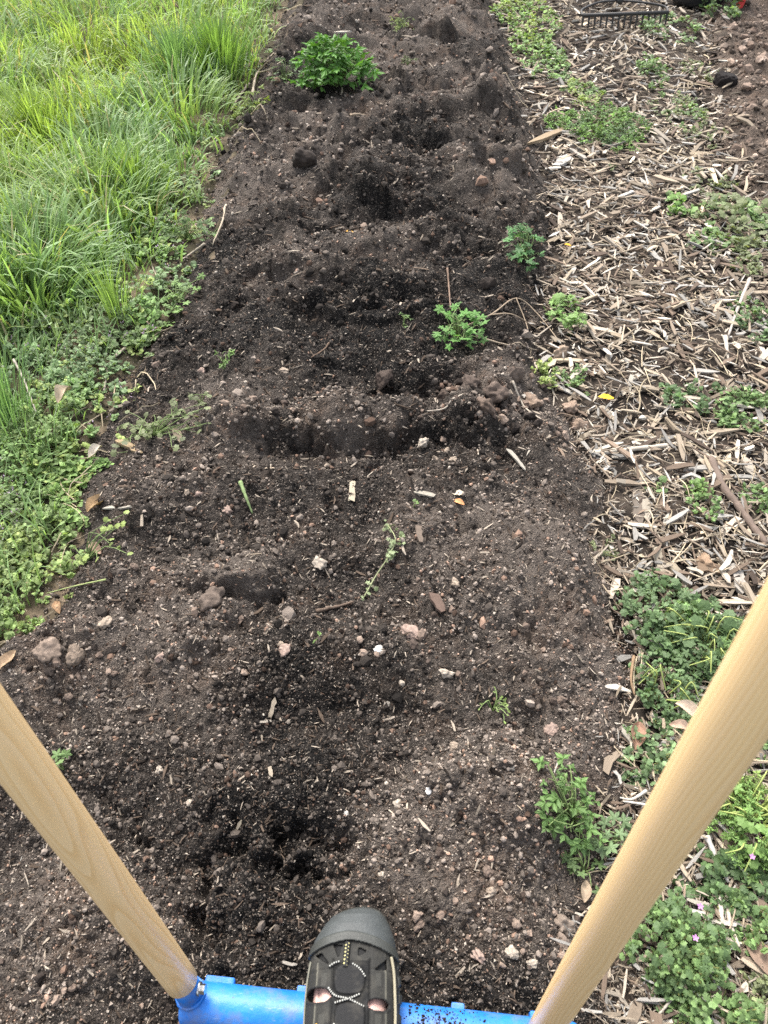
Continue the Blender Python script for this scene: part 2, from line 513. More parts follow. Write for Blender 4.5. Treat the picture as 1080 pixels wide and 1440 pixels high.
def noise(N, L, vec, scale, detail=3, rough=.6, dist=0):
    n = N.new('ShaderNodeTexNoise'); n.inputs['Scale'].default_value = scale
    n.inputs['Detail'].default_value = detail; n.inputs['Roughness'].default_value = rough; n.inputs['Distortion'].default_value = dist
    if vec is not None: L.new(vec, n.inputs['Vector'])
    return n.outputs['Fac']

def ramp(N, L, f, stops):
    n = N.new('ShaderNodeValToRGB'); e = n.color_ramp.elements
    while len(e) < len(stops): e.new(.5)
    for k, (p, c) in enumerate(stops):
        e[k].position = p; e[k].color = (*c, 1) if isinstance(c, tuple) else (c, c, c, 1)
    L.new(f, n.inputs['Fac'])
    return n.outputs['Color']

def bump(N, L, h, dist, strength=1.0, nrm=None):
    n = N.new('ShaderNodeBump'); n.inputs['Distance'].default_value = dist; n.inputs['Strength'].default_value = strength
    L.new(h, n.inputs['Height'])
    if nrm is not None: L.new(nrm, n.inputs['Normal'])
    return n.outputs['Normal']

def attr(N, name):
    n = N.new('ShaderNodeAttribute'); n.attribute_name = name; return n

def coords(N):
    return N.new('ShaderNodeNewGeometry').outputs['Position']

def soil_mat(name, damp, dry, speck=.35):
    m, N, L, B = newmat(name)
    P = coords(N)
    d = attr(N, 'col').outputs['Fac']
    n1 = noise(N, L, P, 45, 5, .7); n2 = noise(N, L, P, 260, 3, .7)
    f = mathn(N, L, 'ADD', d, mathn(N, L, 'MULTIPLY', mathn(N, L, 'SUBTRACT', n1, .5), 1.3))
    f = mathn(N, L, 'ADD', f, mathn(N, L, 'MULTIPLY', mathn(N, L, 'SUBTRACT', n2, .5), .9), clamp=True)
    c = ramp(N, L, f, [(.05, damp), (.45, tuple(a * .68 + b * .32 for a, b in zip(damp, dry))), (1., dry)])
    red = noise(N, L, P, 9, 3, .6)
    c = mixc(N, L, mathn(N, L, 'MULTIPLY', ramp(N, L, red, [(.5, 0.0), (.75, 1.0)]), .5), c, (1.25, .95, .75), 'MULTIPLY')
    # small pale mineral and bark grains
    for sc, th, col in ((420, .78, (.36, .31, .26)), (230, .85, (.32, .27, .22))):
        v = N.new('ShaderNodeTexVoronoi'); v.inputs['Scale'].default_value = sc; L.new(P, v.inputs['Vector'])
        sep = N.new('ShaderNodeSeparateColor'); L.new(v.outputs['Color'], sep.inputs[0])
        on = mathn(N, L, 'MULTIPLY', mathn(N, L, 'GREATER_THAN', sep.outputs[0], th), mathn(N, L, 'LESS_THAN', v.outputs['Distance'], .42))
        on = mathn(N, L, 'MULTIPLY', on, mathn(N, L, 'MULTIPLY', sep.outputs[1], speck * 2))
        c = mixc(N, L, on, c, col)
    L.new(c, B.inputs['Base Color'])
    B.inputs['Roughness'].default_value = .95
    B.inputs['Specular IOR Level'].default_value = .15
    v2 = N.new('ShaderNodeTexVoronoi'); v2.inputs['Scale'].default_value = 300; L.new(P, v2.inputs['Vector'])
    h = mathn(N, L, 'ADD', noise(N, L, P, 110, 6, .75), mathn(N, L, 'MULTIPLY', v2.outputs['Distance'], -.5))
    L.new(bump(N, L, h, .016, 1.0), B.inputs['Normal'])
    return m

def col_mat(name, rough=.85, spec=.25, vary=.35, scale=120, bumpd=.002, grain=None, transl=0.0, tint=(1, 1, 1)):
    """colour from the mesh, broken up by fine noise"""
    m, N, L, B = newmat(name)
    P = coords(N)
    c = attr(N, 'col').outputs['Color']
    if tint != (1, 1, 1): c = mixc(N, L, 1.0, c, tint, 'MULTIPLY')
    if grain:
        mp = N.new('ShaderNodeMapping'); mp.inputs['Scale'].default_value = grain
        L.new(attr(N, 'lc').outputs['Vector'], mp.inputs['Vector'])
        g = noise(N, L, mp.outputs[0], 1, 4, .65)
    else:
        g = noise(N, L, P, scale, 4, .65)
    k = mathn(N, L, 'ADD', mathn(N, L, 'MULTIPLY', g, 2 * vary), 1 - vary)
    cc = N.new('ShaderNodeCombineColor')
    for i in range(3): L.new(k, cc.inputs[i])
    c = mixc(N, L, 1.0, c, cc.outputs[0], 'MULTIPLY')
    L.new(c, B.inputs['Base Color'])
    B.inputs['Roughness'].default_value = rough
    B.inputs['Specular IOR Level'].default_value = spec
    if bumpd: L.new(bump(N, L, g, bumpd, .8), B.inputs['Normal'])
    if transl:
        t = N.new('ShaderNodeBsdfTranslucent')
        L.new(mixc(N, L, 1.0, c, (1.25, 1.3, .6), 'MULTIPLY'), t.inputs['Color'])
        mx = N.new('ShaderNodeMixShader'); mx.inputs[0].default_value = transl
        L.new(B.outputs[0], mx.inputs[1]); L.new(t.outputs[0], mx.inputs[2])
        L.new(mx.outputs[0], N['Material Output'].inputs['Surface'])
    return m

M_SOIL = soil_mat('garden_soil', (.0100, .0090, .0083), (.150, .124, .104))
M_SOIL2 = soil_mat('dry_loam', (.050, .038, .030), (.180, .138, .108), .3)
M_PATH = col_mat('mulch_base', .95, .1, .7, 90, .006)
M_LAWN = col_mat('lawn_soil', .95, .1, .6, 60, .006)
M_CRUMB = col_mat('soil_crumbs', .95, .1, .45, 350, .0015)
M_CHIP = col_mat('weathered_wood', .85, .2, .38, 100, .0012, grain=(7, 1.3, 7))
M_STONE = col_mat('stone', .9, .2, .40, 170, .003)
M_TWIG = col_mat('twig_bark', .85, .2, .3, 260, .001)
M_LEAF = col_mat('leaf', .55, .35, .22, 130, .0012, transl=.30)
M_GRASS = col_mat('grass_blade', .5, .35, .18, 60, 0, transl=.38)
M_STEM = col_mat('green_stem', .6, .3, .2, 90, 0, transl=.15)
M_DRYLEAF = col_mat('dry_leaf', .8, .2, .4, 160, .0015, transl=.2)
M_PETAL = col_mat('petal', .6, .3, .15, 150, 0, transl=.3)

# ------------------------------------------------------------------ the ground, one relief cut into four pieces
def rows():
    ys = [-.6]
    while ys[-1] < 7.5:
        y = ys[-1]; d = max(y, .12) * CP + CAM_H * SP
        st = 1.9 * d * d / (745 * CAM_H)
        if y > 1.0: st *= .70
        if y < .08: st = .012
        if y > 5.8: st = .05
        ys.append(y + st)
    return np.array(ys)

YS = rows()
u = np.concatenate([np.linspace(-2.3, -1.06, 40)[:-1], np.linspace(-1.06, 1.06, 450), np.linspace(1.06, 2.3, 40)[1:]])
HW = .50 + .352 * np.maximum(YS, 0)
GX = u[None] * HW[:, None]
GY = np.repeat(YS[:, None], len(u), 1)
GZ = ground_z(GX.ravel(), GY.ravel()).reshape(GX.shape)
GV = np.stack([GX, GY, GZ], 2).reshape(-1, 3)
nr, nc = GX.shape
ii, jj = np.meshgrid(np.arange(nr - 1), np.arange(nc - 1), indexing='ij')
q0 = (ii * nc + jj).ravel()
GQ = np.stack([q0, q0 + 1, q0 + nc + 1, q0 + nc], 1)
qc = GV[GQ].mean(1)
QZ = zone(qc[:, 0], qc[:, 1])
GD = dryness(GV[:, 0], GV[:, 1])

def ground_piece(name, k, mat, colf):
    F = GQ[QZ == k]
    used, inv = np.unique(F, return_inverse=True)
    V = GV[used]
    me = make_mesh(name, V, inv.reshape(F.shape), colf(V[:, 0], V[:, 1], used), None, True)
    return structure(link(name, me, mat))

def coarse_piece(name, k, mat, colf, st=4):
    """path and lawn carry loose cover, so a wider mesh does; it runs a little way under the bed's rim"""
    ri = np.unique(np.r_[np.arange(0, nr, st), nr - 1]); ci = np.unique(np.r_[np.arange(0, nc, st), nc - 1])
    X, Y, Z = GX[np.ix_(ri, ci)], GY[np.ix_(ri, ci)], GZ[np.ix_(ri, ci)]
    near = np.zeros(X.shape, bool)
    for e in (-.012, 0, .012): near |= zone((X + e * (1 + Y)).ravel(), Y.ravel()).reshape(X.shape) == k
    V = np.stack([X, Y, Z - np.where(in_zone_edge(X, Y), .010, .002)], 2).reshape(-1, 3)
    a, b = X.shape; I, J = np.nonzero(near[:-1, :-1] | near[1:, :-1] | near[1:, 1:] | near[:-1, 1:]); p = I * b + J
    F = np.stack([p, p + 1, p + b + 1, p + b], 1)
    used, inv = np.unique(F, return_inverse=True); V = V[used]
    return structure(link(name, make_mesh(name, V, inv.reshape(F.shape), colf(V[:, 0], V[:, 1], used), None, True), mat))

def in_zone_edge(x, y):
    return (np.abs(sl_(x, y)) < .04) | (np.abs(sr_(x, y)) < .04) | (np.abs(s2_(x, y)) < .04)

def c_bed(x, y, i): return np.repeat(GD[i][:, None], 3, 1)
def c_bed2(x, y, i): return np.repeat(np.clip(.55 + .4 * fbm(x, y, 6, 3, 301), 0, 1)[:, None], 3, 1)
def c_path(x, y, i):
    t = sstep(-.4, .4, fbm(x, y, 5, 3, 302))[:, None]
    return np.array([.018, .0145, .012]) * (1 - t) + np.array([.060, .048, .038]) * t
def c_lawn(x, y, i):
    t = sstep(-.2, .5, fbm(x, y, 4, 3, 303))[:, None]
    return np.array([.045, .040, .025]) * (1 - t) + np.array([.15, .115, .08]) * t

bed = ground_piece('soil', 1, M_SOIL, c_bed)
bed2 = ground_piece('dry_soil', 3, M_SOIL2, c_bed2)
path = coarse_piece('mulch_path', 2, M_PATH, c_path)
lawn = coarse_piece('lawn', 0, M_LAWN, c_lawn)
bed['label'] = 'dark forked garden soil with furrows and clods'
mg, N, L, B = newmat('far_ground')
P = coords(N)
L.new(ramp(N, L, noise(N, L, P, 2.2, 5, .7), [(.35, (.05, .075, .02)), (.65, (.11, .085, .055))]), B.inputs['Base Color'])
B.inputs['Roughness'].default_value = .95
S = 70.0
structure(link('ground', make_mesh('ground', [(-S, -S, -.14), (S, -S, -.14), (S, S, -.14), (-S, S, -.14)], [(0, 1, 2, 3)]), mg))

# ------------------------------------------------------------------ crumbs, clods, bark fibre in the soil
def sample_px(n, x0=-120, x1=1200, y0=-60, y1=1500):
    px = rng.uniform(x0, x1, n); py = rng.uniform(y0, y1, n)
    x, y = at(px, py)
    dep = y * CP + CAM_H * SP
    return px, py, x, y, dep / FPX

def rand_frames(n, tilt=.35):
    a = rng.uniform(0, 6.283, n)
    d = np.stack([np.cos(a), np.sin(a), rng.normal(0, tilt, n)], 1)
    nn = np.stack([rng.normal(0, tilt, n), rng.normal(0, tilt, n), np.ones(n)], 1)
    return frames(d, nn)

CRUMB = [rock(0, 500 + k, .35, .8, 4) for k in range(10)]
def grain(seed):
    r = np.random.default_rng(seed)
    V = np.array([(1, 0, 0), (-1, 0, 0), (0, 1, 0), (0, -1, 0), (0, 0, 1), (0, 0, -1)], float) * r.uniform(.6, 1.25, (6, 1)) + r.uniform(-.35, .35, (6, 3))
    F = np.array([(0, 2, 4), (2, 1, 4), (1, 3, 4), (3, 0, 4), (2, 0, 5), (1, 2, 5), (3, 1, 5), (0, 3, 5)])
    return V, F
GRAIN = [grain(550 + k) for k in range(16)]
CLOD = [rock(1, 600 + k, .38, .8, 5) for k in range(14)]
FIBRE = [splinter(700 + k, 3, .25) for k in range(14)]

def soil_colour(dry, n, spread=.5):
    t = np.clip(rng.random(n) ** 1.25 * (.40 + .95 * dry) + .12 * dry, 0, 1)[:, None] ** 1.15
    c = np.array([.0100, .0090, .0084]) * (1 - t) + np.array([.340, .280, .232]) * t
    red = (rng.random((n, 1)) < .14)
    c = np.where(red, c * np.array([1.18, .95, .84]), c)
    return c * rng.uniform(1 - spread, 1 + spread, (n, 1))

def in_bed(x, y, m=0.0): return (sl_(x, y) > m) & (sr_(x, y) > m)

def crumbs(n, med, sig, pale_f, thr, protos, mb):
    px, py, x, y, s = sample_px(n, -90, 1000, -50, 1480)
    k = (sl_(x, y) > -.07) & (sr_(x, y) > -.03) & (gnoise(x * 5, y * 5, 400) + gnoise(x * 21, y * 21, 401) * .7 + rng.normal(0, .35, n) > thr)
    x, y, s = x[k], y[k], s[k]; n = len(x)
    z = ground_z(x, y); dry = dryness(x, y)
    size = np.clip(np.exp(rng.normal(math.log(med), sig, n)) * s * .5, .0008, .022)
    C = soil_colour(dry, n, .35) * np.where(size > 2.2 * s, .80, 1.0)[:, None]
    pale = rng.random(n) < pale_f
    C[pale] = np.array([.40, .345, .285]) * rng.uniform(.35, 1.2, (pale.sum(), 1))
    size[pale] *= .7
    M = rand_frames(n, .6) * (size[:, None, None] * rng.uniform(.75, 1.3, (n, 1, 3)))
    scatter(mb, protos, rng.integers(0, len(protos), n), M, np.stack([x, y, z + size * .35], 1), C)
mb = MB()
crumbs(80000, 2.4, .42, .17, -.50, GRAIN, mb)
crumbs(15000, 4.4, .36, .05, -.20, CRUMB, mb)
crumbs(2300, 7.5, .32, .03, .1, CRUMB, mb)
px, py, x, y, s = sample_px(26000, 60, 900, -20, 1330)
k = in_bed(x, y, .02); x, y, s = x[k], y[k], s[k]
z = ground_z(x, y); e = .006; slope = np.abs(ground_z(x, y + e * (1 + y)) - z) / (e * (1 + y))
k = slope > .55; x, y, s, z = x[k], y[k], s[k], z[k]; n = len(x)
size = np.exp(rng.normal(math.log(5.0), .45, n)) * s * .5
scatter(mb, CRUMB, rng.integers(0, len(CRUMB), n), rand_frames(n, .9) * (size[:, None, None] * rng.uniform(.75, 1.3, (n, 1, 3))), np.stack([x, y, z + size * .2], 1), soil_colour(dryness(x, y) * .8, n, .3) * .75)
stuff(tag(build('soil_crumbs', mb, M_CRUMB, base=(0, 0, 0)), 'loose crumbs of dark and tan soil covering the bed', 'soil crumbs'))

def fibres(n):
    px, py, x, y, s = sample_px(n)
    k = in_bed(x, y, -.02)
    x, y, s = x[k], y[k], s[k]; n = len(x)
    z = ground_z(x, y)
    ln = np.exp(rng.normal(math.log(6.5), .45, n)) * s
    wd = np.clip(ln * rng.uniform(.09, .24, n), .0006, .01)
    dims = np.stack([wd, ln, wd * rng.uniform(.4, .8, n)], 1)
    t = rng.random(n)
    C = np.where((t < .46)[:, None], np.array([.020, .0155, .0125]), np.where((t < .80)[:, None], np.array([.085, .063, .047]), np.array([.28, .235, .185])))
    C = C * rng.uniform(.55, 1.4, (n, 1))
    M = rand_frames(n, .3) * dims[:, None, :]
    mb = MB()
    scatter(mb, FIBRE, rng.integers(0, len(FIBRE), n), M, np.stack([x, y, z + wd * .5 + .0008], 1), C)
    return mb

stuff(tag(build('bark_fibre', fibres(27000), M_CRUMB, base=(0, 0, 0)), 'fine shreds of bark and straw mixed into the soil', 'bark fibre'))

# the largest clods, each a piece of the bed
def clod_meshes(cols, mat, sub_protos, tagname):
    out = []
    for k, (V, F) in enumerate(sub_protos):
        for c in cols:
            me = make_mesh(tagname, V, F, np.broadcast_to(np.array(c), V.shape)); me.materials.append(mat); out.append(me)
    return out

def pieces(parent, name, meshes, P, M):
    for p, m in zip(P, M):
        o = bpy.data.objects.new(name, meshes[rng.integers(len(meshes))])
        COL.objects.link(o); o.parent = parent
        mm = Matrix(np.vstack([np.hstack([m, np.array(p)[:, None]]), [0, 0, 0, 1]]).tolist())
        o.matrix_basis = mm

cm = clod_meshes([(.16, .118, .092), (.24, .18, .14), (.075, .056, .045), (.030, .023, .019)], M_STONE, CLOD, 'soil_clod')
CL_SPOTS = [(650, 560, 70, 45, 46), (720, 575, 60, 45, 30), (790, 600, 35, 40, 22), (620, 1250, 90, 80, 26), (760, 1300, 50, 100, 34), (60, 1380, 120, 60, 30),
            (80, 930, 90, 40, 22), (800, 950, 60, 120, 22), (600, 920, 130, 70, 18), (300, 880, 130, 50, 16), (330, 580, 90, 30, 12),
            (520, 300, 200, 120, 18), (600, 120, 130, 90, 18), (250, 700, 130, 70, 18)]
pp = []
for cx, cy, rx, ry, n in CL_SPOTS:
    pp += [(cx + random.gauss(0, .55) * rx, cy + random.gauss(0, .55) * ry) for _ in range(n)]
pp = [p for p in pp if in_bed(*[np.array([q]) for q in at(p[0], p[1])], .0)[0]][:300]
PP = np.array([gpt(*p) for p in pp])
ss = np.array([np.clip(np.exp(random.gauss(math.log(8.0), .42)), 5, 17) * mpp(*p) * .5 for p in pp])
PP[:, 2] += ss * .28
pieces(bed, 'soil_clod', cm, PP, rand_frames(len(PP), .5) * (ss[:, None, None] * rng.uniform(.8, 1.25, (len(PP), 1, 3))))

# clods and grit of the second bed
def second_bed():
    px, py, x, y, s = sample_px(4200, 960, 1200, -60, 400)
    k = s2_(x, y) > -.06
    x, y, s = x[k], y[k], s[k]; n = len(x)
    size = np.clip(np.exp(rng.normal(math.log(4.0), .5, n)) * s * .5, .002, .03)
    C = np.array([.19, .148, .118]) * np.exp(rng.normal(-.25, .5, (n, 1)))
    mb = MB()
    scatter(mb, CRUMB, rng.integers(0, len(CRUMB), n), rand_frames(n, .6) * size[:, None, None] * rng.uniform(.75, 1.3, (n, 1, 3)),
            np.stack([x, y, ground_z(x, y) + size * .35], 1), C)
    return mb
stuff(tag(build('loam_crumbs', second_bed(), M_CRUMB, base=(0, 0, 0)), 'tan crumbs of dry loam on the brown bed at far right', 'soil crumbs'))
pp = [(random.uniform(1000, 1090), random.uniform(40, 330)) for _ in range(60)]
pp = [p for p in pp if s2_(*[np.array([q]) for q in at(p[0], p[1])])[0] > .03]
PP = np.array([gpt(*p) for p in pp]); ss = np.array([random.uniform(3.5, 9) * mpp(*p) for p in pp]); PP[:, 2] += ss * .2
pieces(bed2, 'loam_clod', clod_meshes([(.22, .162, .125), (.16, .115, .088), (.27, .2, .155)], M_STONE, CLOD[:6], 'loam_clod'), PP, rand_frames(len(PP), .5) * ss[:, None, None])

# ------------------------------------------------------------------ wood-chip mulch
CHIP_COLS = .86 * np.array([(.33, .27, .20), (.42, .36, .285), (.24, .19, .14), (.15, .11, .08), (.30, .28, .25), (.075, .055, .042), (.38, .305, .215), (.50, .45, .375)])
CHIP_P = np.array([.18, .13, .18, .16, .14, .10, .06, .05])
SPL = [splinter(800 + k, 4, .14) for k in range(26)]
SPS = [splinter(840 + k, 3, .35) for k in range(26)]

def chip_set(n, med, sig, zmax, keep, x0=640, x1=1180, tilt=.20, ratio=.13, y0=-80, y1=1520):
    px, py, x, y, s = sample_px(n, x0, x1, y0, y1)
    k = keep(x, y)
    x, y, s = x[k], y[k], s[k]; n = len(x)
    ln = np.clip(np.exp(rng.normal(math.log(med), sig, n)) * s, .006, .11)
    wd = np.clip(ln * np.exp(rng.normal(math.log(ratio), .5, n)), .0010, .018)
    th = wd * rng.uniform(.25, .6, n)
    C = CHIP_COLS[rng.choice(len(CHIP_COLS), n, p=CHIP_P)] * np.exp(rng.normal(0, .30, (n, 1)))
    lay = rng.random(n)
    P = np.stack([x, y, ground_z(x, y) + .002 + lay * zmax], 1)
    M = rand_frames(n, tilt) * np.stack([wd, ln, th], 1)[:, None, :]
    return P, M, C, ln / s

def mulch_keep(x, y):
    sr = sr_(x, y); s2 = s2_(x, y)
    patchy = gnoise(x * 4.5, y * 4.5, 450) * .06
    return (sr < -.015 + patchy + rng.normal(0, .03, np.shape(x))) & (s2 < .02 + rng.normal(0, .06, np.shape(x)))
mb = MB()
P, M, C, lp = chip_set(32000, 10, .52, .012, mulch_keep, ratio=.16)
scatter(mb, SPS, rng.integers(0, len(SPS), len(P)), M, P, C * .88)
P, M, C, lp = chip_set(5200, 20, .40, .020, mulch_keep, ratio=.11)
scatter(mb, SPL, rng.integers(0, len(SPL), len(P)), M, P, C)
P, M, C, lp = chip_set(7000, 12, .50, .016, mulch_keep, ratio=.15, y0=-60, y1=420, tilt=.3)
scatter(mb, SPS, rng.integers(0, len(SPS), len(P)), M, P, C)
# a few shreds strewn over the soil edge and the bed
P, M, C, lp = chip_set(900, 12, .45, .003, lambda x, y: in_bed(x, y) & (rng.random(len(x)) < .10 + .9 * np.exp(-sr_(x, y) / .05)), -50, 1100, .25)
scatter(mb, SPL, rng.integers(0, len(SPL), len(P)), M, P, C)
stuff(build('wood_chips', mb, M_CHIP, parent=path, lc=True))

chip_me = []
for k, (V, F) in enumerate(SPL):
    for c in range(3):
        cc = CHIP_COLS[rng.choice(len(CHIP_COLS), p=CHIP_P)] * random.uniform(.85, 1.2)
        me = make_mesh('wood_chip', V, F, np.broadcast_to(cc, V.shape), V + random.random() * 30); me.materials.append(M_CHIP); chip_me.append(me)
P, M, C, lp = chip_set(1000, 30, .33, .022, mulch_keep, 700, 1095, .16, .145)
o = np.argsort(-lp)[:300]
pieces(path, 'wood_chip', chip_me, P[o], M[o])

# dry straw lying on the mulch and along the edges
def straw(n, keep, x0, x1, col=(.50, .41, .28), y0=-60, y1=1500):
    px, py, x, y, s = sample_px(n, x0, x1, y0, y1)
    k = keep(x, y); x, y, s = x[k], y[k], s[k]
    mb = MB()
    for a, b, c in zip(x, y, s):
        L0 = min(random.uniform(30, 90) * c, .22); az = random.uniform(0, 6.283); bend = random.uniform(-.9, .9)
        t = np.linspace(0, 1, 6) - .5
        ang = az + bend * t
        X = a + np.cumsum(np.cos(ang)) * L0 / 6; Y = b + np.cumsum(np.sin(ang)) * L0 / 6
        Z = ground_z(X, Y) + .010 + .012 * random.random() * (1 - (2 * t) ** 2)
        V, F = tube(np.stack([X, Y, Z], 1), np.linspace(1, .5, 6) * random.uniform(.0007, .0016) * (1 + b * .25), 4, False)
        mb.add(V, F, np.array(col) * random.uniform(.55, 1.2))
    return mb
stuff(build('straw', straw(800, lambda x, y: mulch_keep(x, y) & (gnoise(x * 3, y * 3, 460) > -.1), 700, 1150), M_TWIG, parent=path))
stuff(build('straw', straw(700, lambda x, y: np.abs(sl_(x, y) + .02) < .05, -50, 450), M_TWIG, parent=lawn))

# ------------------------------------------------------------------ grass
def blades(bx, by, az, ln, th0, th1, wd, C, seg=5):
    """joined grass blades; th = angle from the vertical at base and tip"""
    n = len(bx)
    t = np.linspace(0, 1, seg)
    th = th0[:, None] + (th1 - th0)[:, None] * t[None] ** 1.3
    st = ln[:, None] / (seg - 1)
    hx = np.concatenate([np.zeros((n, 1)), np.cumsum(np.sin(th[:, :-1]) * st, 1)], 1)
    hz = np.concatenate([np.zeros((n, 1)), np.cumsum(np.cos(th[:, :-1]) * st, 1)], 1)
    bz = ground_z(bx, by) - .004
    cx = bx[:, None] + hx * np.cos(az)[:, None]; cy = by[:, None] + hx * np.sin(az)[:, None]; cz = bz[:, None] + np.maximum(hz, .004)
    w = wd[:, None] * np.array([.8, 1, .85, .55, .06])[None] * .5
    tw = az + np.random.default_rng(5).normal(0, .3, n)
    sx = -np.sin(tw)[:, None] * w; sy = np.cos(tw)[:, None] * w
    Lf = np.stack([cx - sx, cy - sy, cz], 2); Rt = np.stack([cx + sx, cy + sy, cz + w * .3], 2)
    V = np.stack([Lf, Rt], 2).reshape(n, seg * 2, 3)
    F = []
    for k in range(seg - 1):
        a = 2 * k; F += [(a, a + 1, a + 3), (a, a + 3, a + 2)]
    F = np.array(F)[None] + (np.arange(n) * seg * 2)[:, None, None]
    CC = np.repeat(np.clip(C, 0, 1)[:, None, :], seg * 2, 1)
    return V.reshape(-1, 3), F.reshape(-1, 3), CC.reshape(-1, 3)

G_Y = np.array([.265, .345, .105]); G_B = np.array([.195, .300, .125]); G_D = np.array([.085, .165, .040])
def lawn_grass():
    px, py, x, y, s = sample_px(41000, -300, 430, -140, 680)
    sg = sg_(x, y)
    k = (sg + rng.normal(0, .08, len(x)) > 0) & (sl_(x, y) < -.03)
    x, y = x[k], y[k]; n = len(x)
    f1, f2, idn = worley(x, y, 4.2, 480)
    # direction away from the nearest tuft centre, from the gradient of the distance
    e = .004
    dx = worley(x + e, y, 4.2, 480)[0] - f1; dy = worley(x, y + e, 4.2, 480)[0] - f1
    az = np.arctan2(dy, dx) + rng.normal(0, .3, n)
    pref = 6.283 * _hash(np.floor(idn * 9999), np.floor(idn * 7777), 3)
    lx = np.cos(az) + .9 * np.cos(pref) + .35; ly = np.sin(az) + .9 * np.sin(pref) - .25
    az = np.arctan2(ly, lx) + rng.normal(0, .22, n)
    h = .75 + .5 * _hash(np.floor(idn * 9999), np.floor(idn * 333), 7)
    ln = np.clip(rng.normal(.205, .05, n) * h, .05, .32) * np.clip(.45 + sg[k] * 3, .4, 1)
    th0 = np.clip(rng.normal(.18, .15, n) + f1 * .35, 0, 1.0)
    th1 = th0 + rng.uniform(.6, 2.0, n)
    t = np.clip(idn * .9 + rng.normal(0, .25, n) + .5 * gnoise(x * 1.7, y * 1.7, 490), 0, 1)[:, None]
    C = G_Y * t + G_B * (1 - t)
    C = C * np.exp(rng.normal(0, .2, (n, 1)))
    dead = rng.random(n) < .03
    C[dead] = np.array([.42, .36, .20])
    wd = rng.uniform(.0050, .0108, n)
    mb = MB(); V, F, CC = blades(x, y, az, ln, th0, th1, wd, C); mb.add(V, F, CC)
    return mb
stuff(tag(build('lawn_grass', lawn_grass(), M_GRASS, base=(0, 0, 0)), 'long uncut grass filling the upper left of the lawn', 'grass'))

def tuft(px, py, n, ln, spread, col, label, lean=(0, 0), wd=.0095):
    p = gpt(px, py)
    r = np.abs(rng.normal(0, spread, n)); a = rng.uniform(0, 6.283, n)
    x = p.x + r * np.cos(a); y = p.y + r * np.sin(a)
    az = np.arctan2(np.sin(a) + lean[1], np.cos(a) + lean[0])
    C = np.array(col) * np.exp(rng.normal(0, .22, (n, 1)))
    th0 = np.clip(r / spread * .18, 0, .7)
    V, F, CC = blades(x, y, az, ln * rng.uniform(.6, 1.1, n), th0, th0 + rng.uniform(.2, 1.1, n), np.full(n, wd) * rng.uniform(.7, 1.1, n), C)
    t = empty('grass_tuft', p, label, 'grass tuft', 'tall grass tufts at the lawn edge')
    mb = MB(); mb.add(V, F, CC)
    stuff(build('blades', mb, M_GRASS, parent=t))
tuft(312, 112, 420, .29, .08, (.165, .270, .075), 'tall dark green grass tuft nearest the leafy plant across the bed edge')
tuft(255, 118, 320, .27, .07, (.165, .270, .120), 'blue green grass tuft just left of the tallest tuft')
tuft(195, 285, 200, .24, .05, (.21, .31, .09), 'yellow green grass tuft leaning over the purple flowered weeds')
tuft(60, 210, 380, .26, .08, (.24, .33, .09), 'bright yellow green grass tuft near the left picture edge', (-.2, -.3))
tuft(20, 600, 170, .26, .05, (.17, .28, .13), 'low grass tuft standing alone among weeds at left', (.5, -.2), .004)
tuft(165, 445, 60, .26, .035, (.20, .30, .10), 'thin grass tuft where the lawn meets the weeds', (.2, -.5), .004)

# ------------------------------------------------------------------ leafy weeds
LP = {k: [leaf_proto(k, s) for s in range(3)] for k in ('scallop', 'small', 'lobed', 'cut', 'oval')}

def leaf_frames(az, pitch, roll):
    d = np.stack([np.cos(az) * np.cos(pitch), np.sin(az) * np.cos(pitch), np.sin(pitch)], 1)
    up = np.tile(np.array([0, 0, 1.0]), (len(az), 1)) + np.stack([-np.sin(az) * roll, np.cos(az) * roll, np.zeros(len(az))], 1)
    return frames(d, up)

def whorl_stems(x, y, hgt, lean_az, lean, lsize, C, kind='small', nleaf=(5, 9), tiers=2, mb=None, ms=None, stemcol=(.16, .17, .06)):
    """many little upright stems, each with tiers of leaves"""
    n = len(x); z = ground_z(x, y)
    top = np.stack([x + np.cos(lean_az) * lean, y + np.sin(lean_az) * lean, z + hgt], 1)
    base = np.stack([x, y, z - .003], 1)
    for tier in range(tiers):
        f = 1 - tier * .38
        nl = rng.integers(nleaf[0], nleaf[1], n) if tier == 0 else rng.integers(2, 5, n)
        rep = np.repeat(np.arange(n), nl); m = len(rep)
        az = rng.uniform(0, 6.283, m)
        pit = rng.normal(.25 if tier == 0 else .0, .38, m)
        sz = lsize[rep] * rng.uniform(.55, 1.15, m) * (1 + .2 * tier)
        P = base[rep] + (top - base)[rep] * f * rng.uniform(.85, 1.0, (m, 1))
        st = sz * rng.uniform(.05, .6, m)
        P = P + np.stack([np.cos(az) * st, np.sin(az) * st, st * .15], 1)
        M = leaf_frames(az, pit, rng.normal(0, .35, m)) * sz[:, None, None]
        CC = C[rep] * np.exp(rng.normal(0, .30, (m, 1)))
        scatter(mb, LP[kind], rng.integers(0, 3, m), M, P, CC)
    if ms is not None:
        for b, t in zip(base, top):
            V, F = tube(np.stack([b, (b + t) / 2 + (0, 0, .004), t]), .0011, 3, False); ms.add(V, F, stemcol)

GR = {'bright': (.170, .275, .080), 'yellow': (.250, .315, .095), 'blue': (.145, .215, .098), 'dark': (.090, .145, .058), 'mid': (.135, .210, .075), 'olive': (.165, .190, .090), 'grey': (.170, .210, .135)}

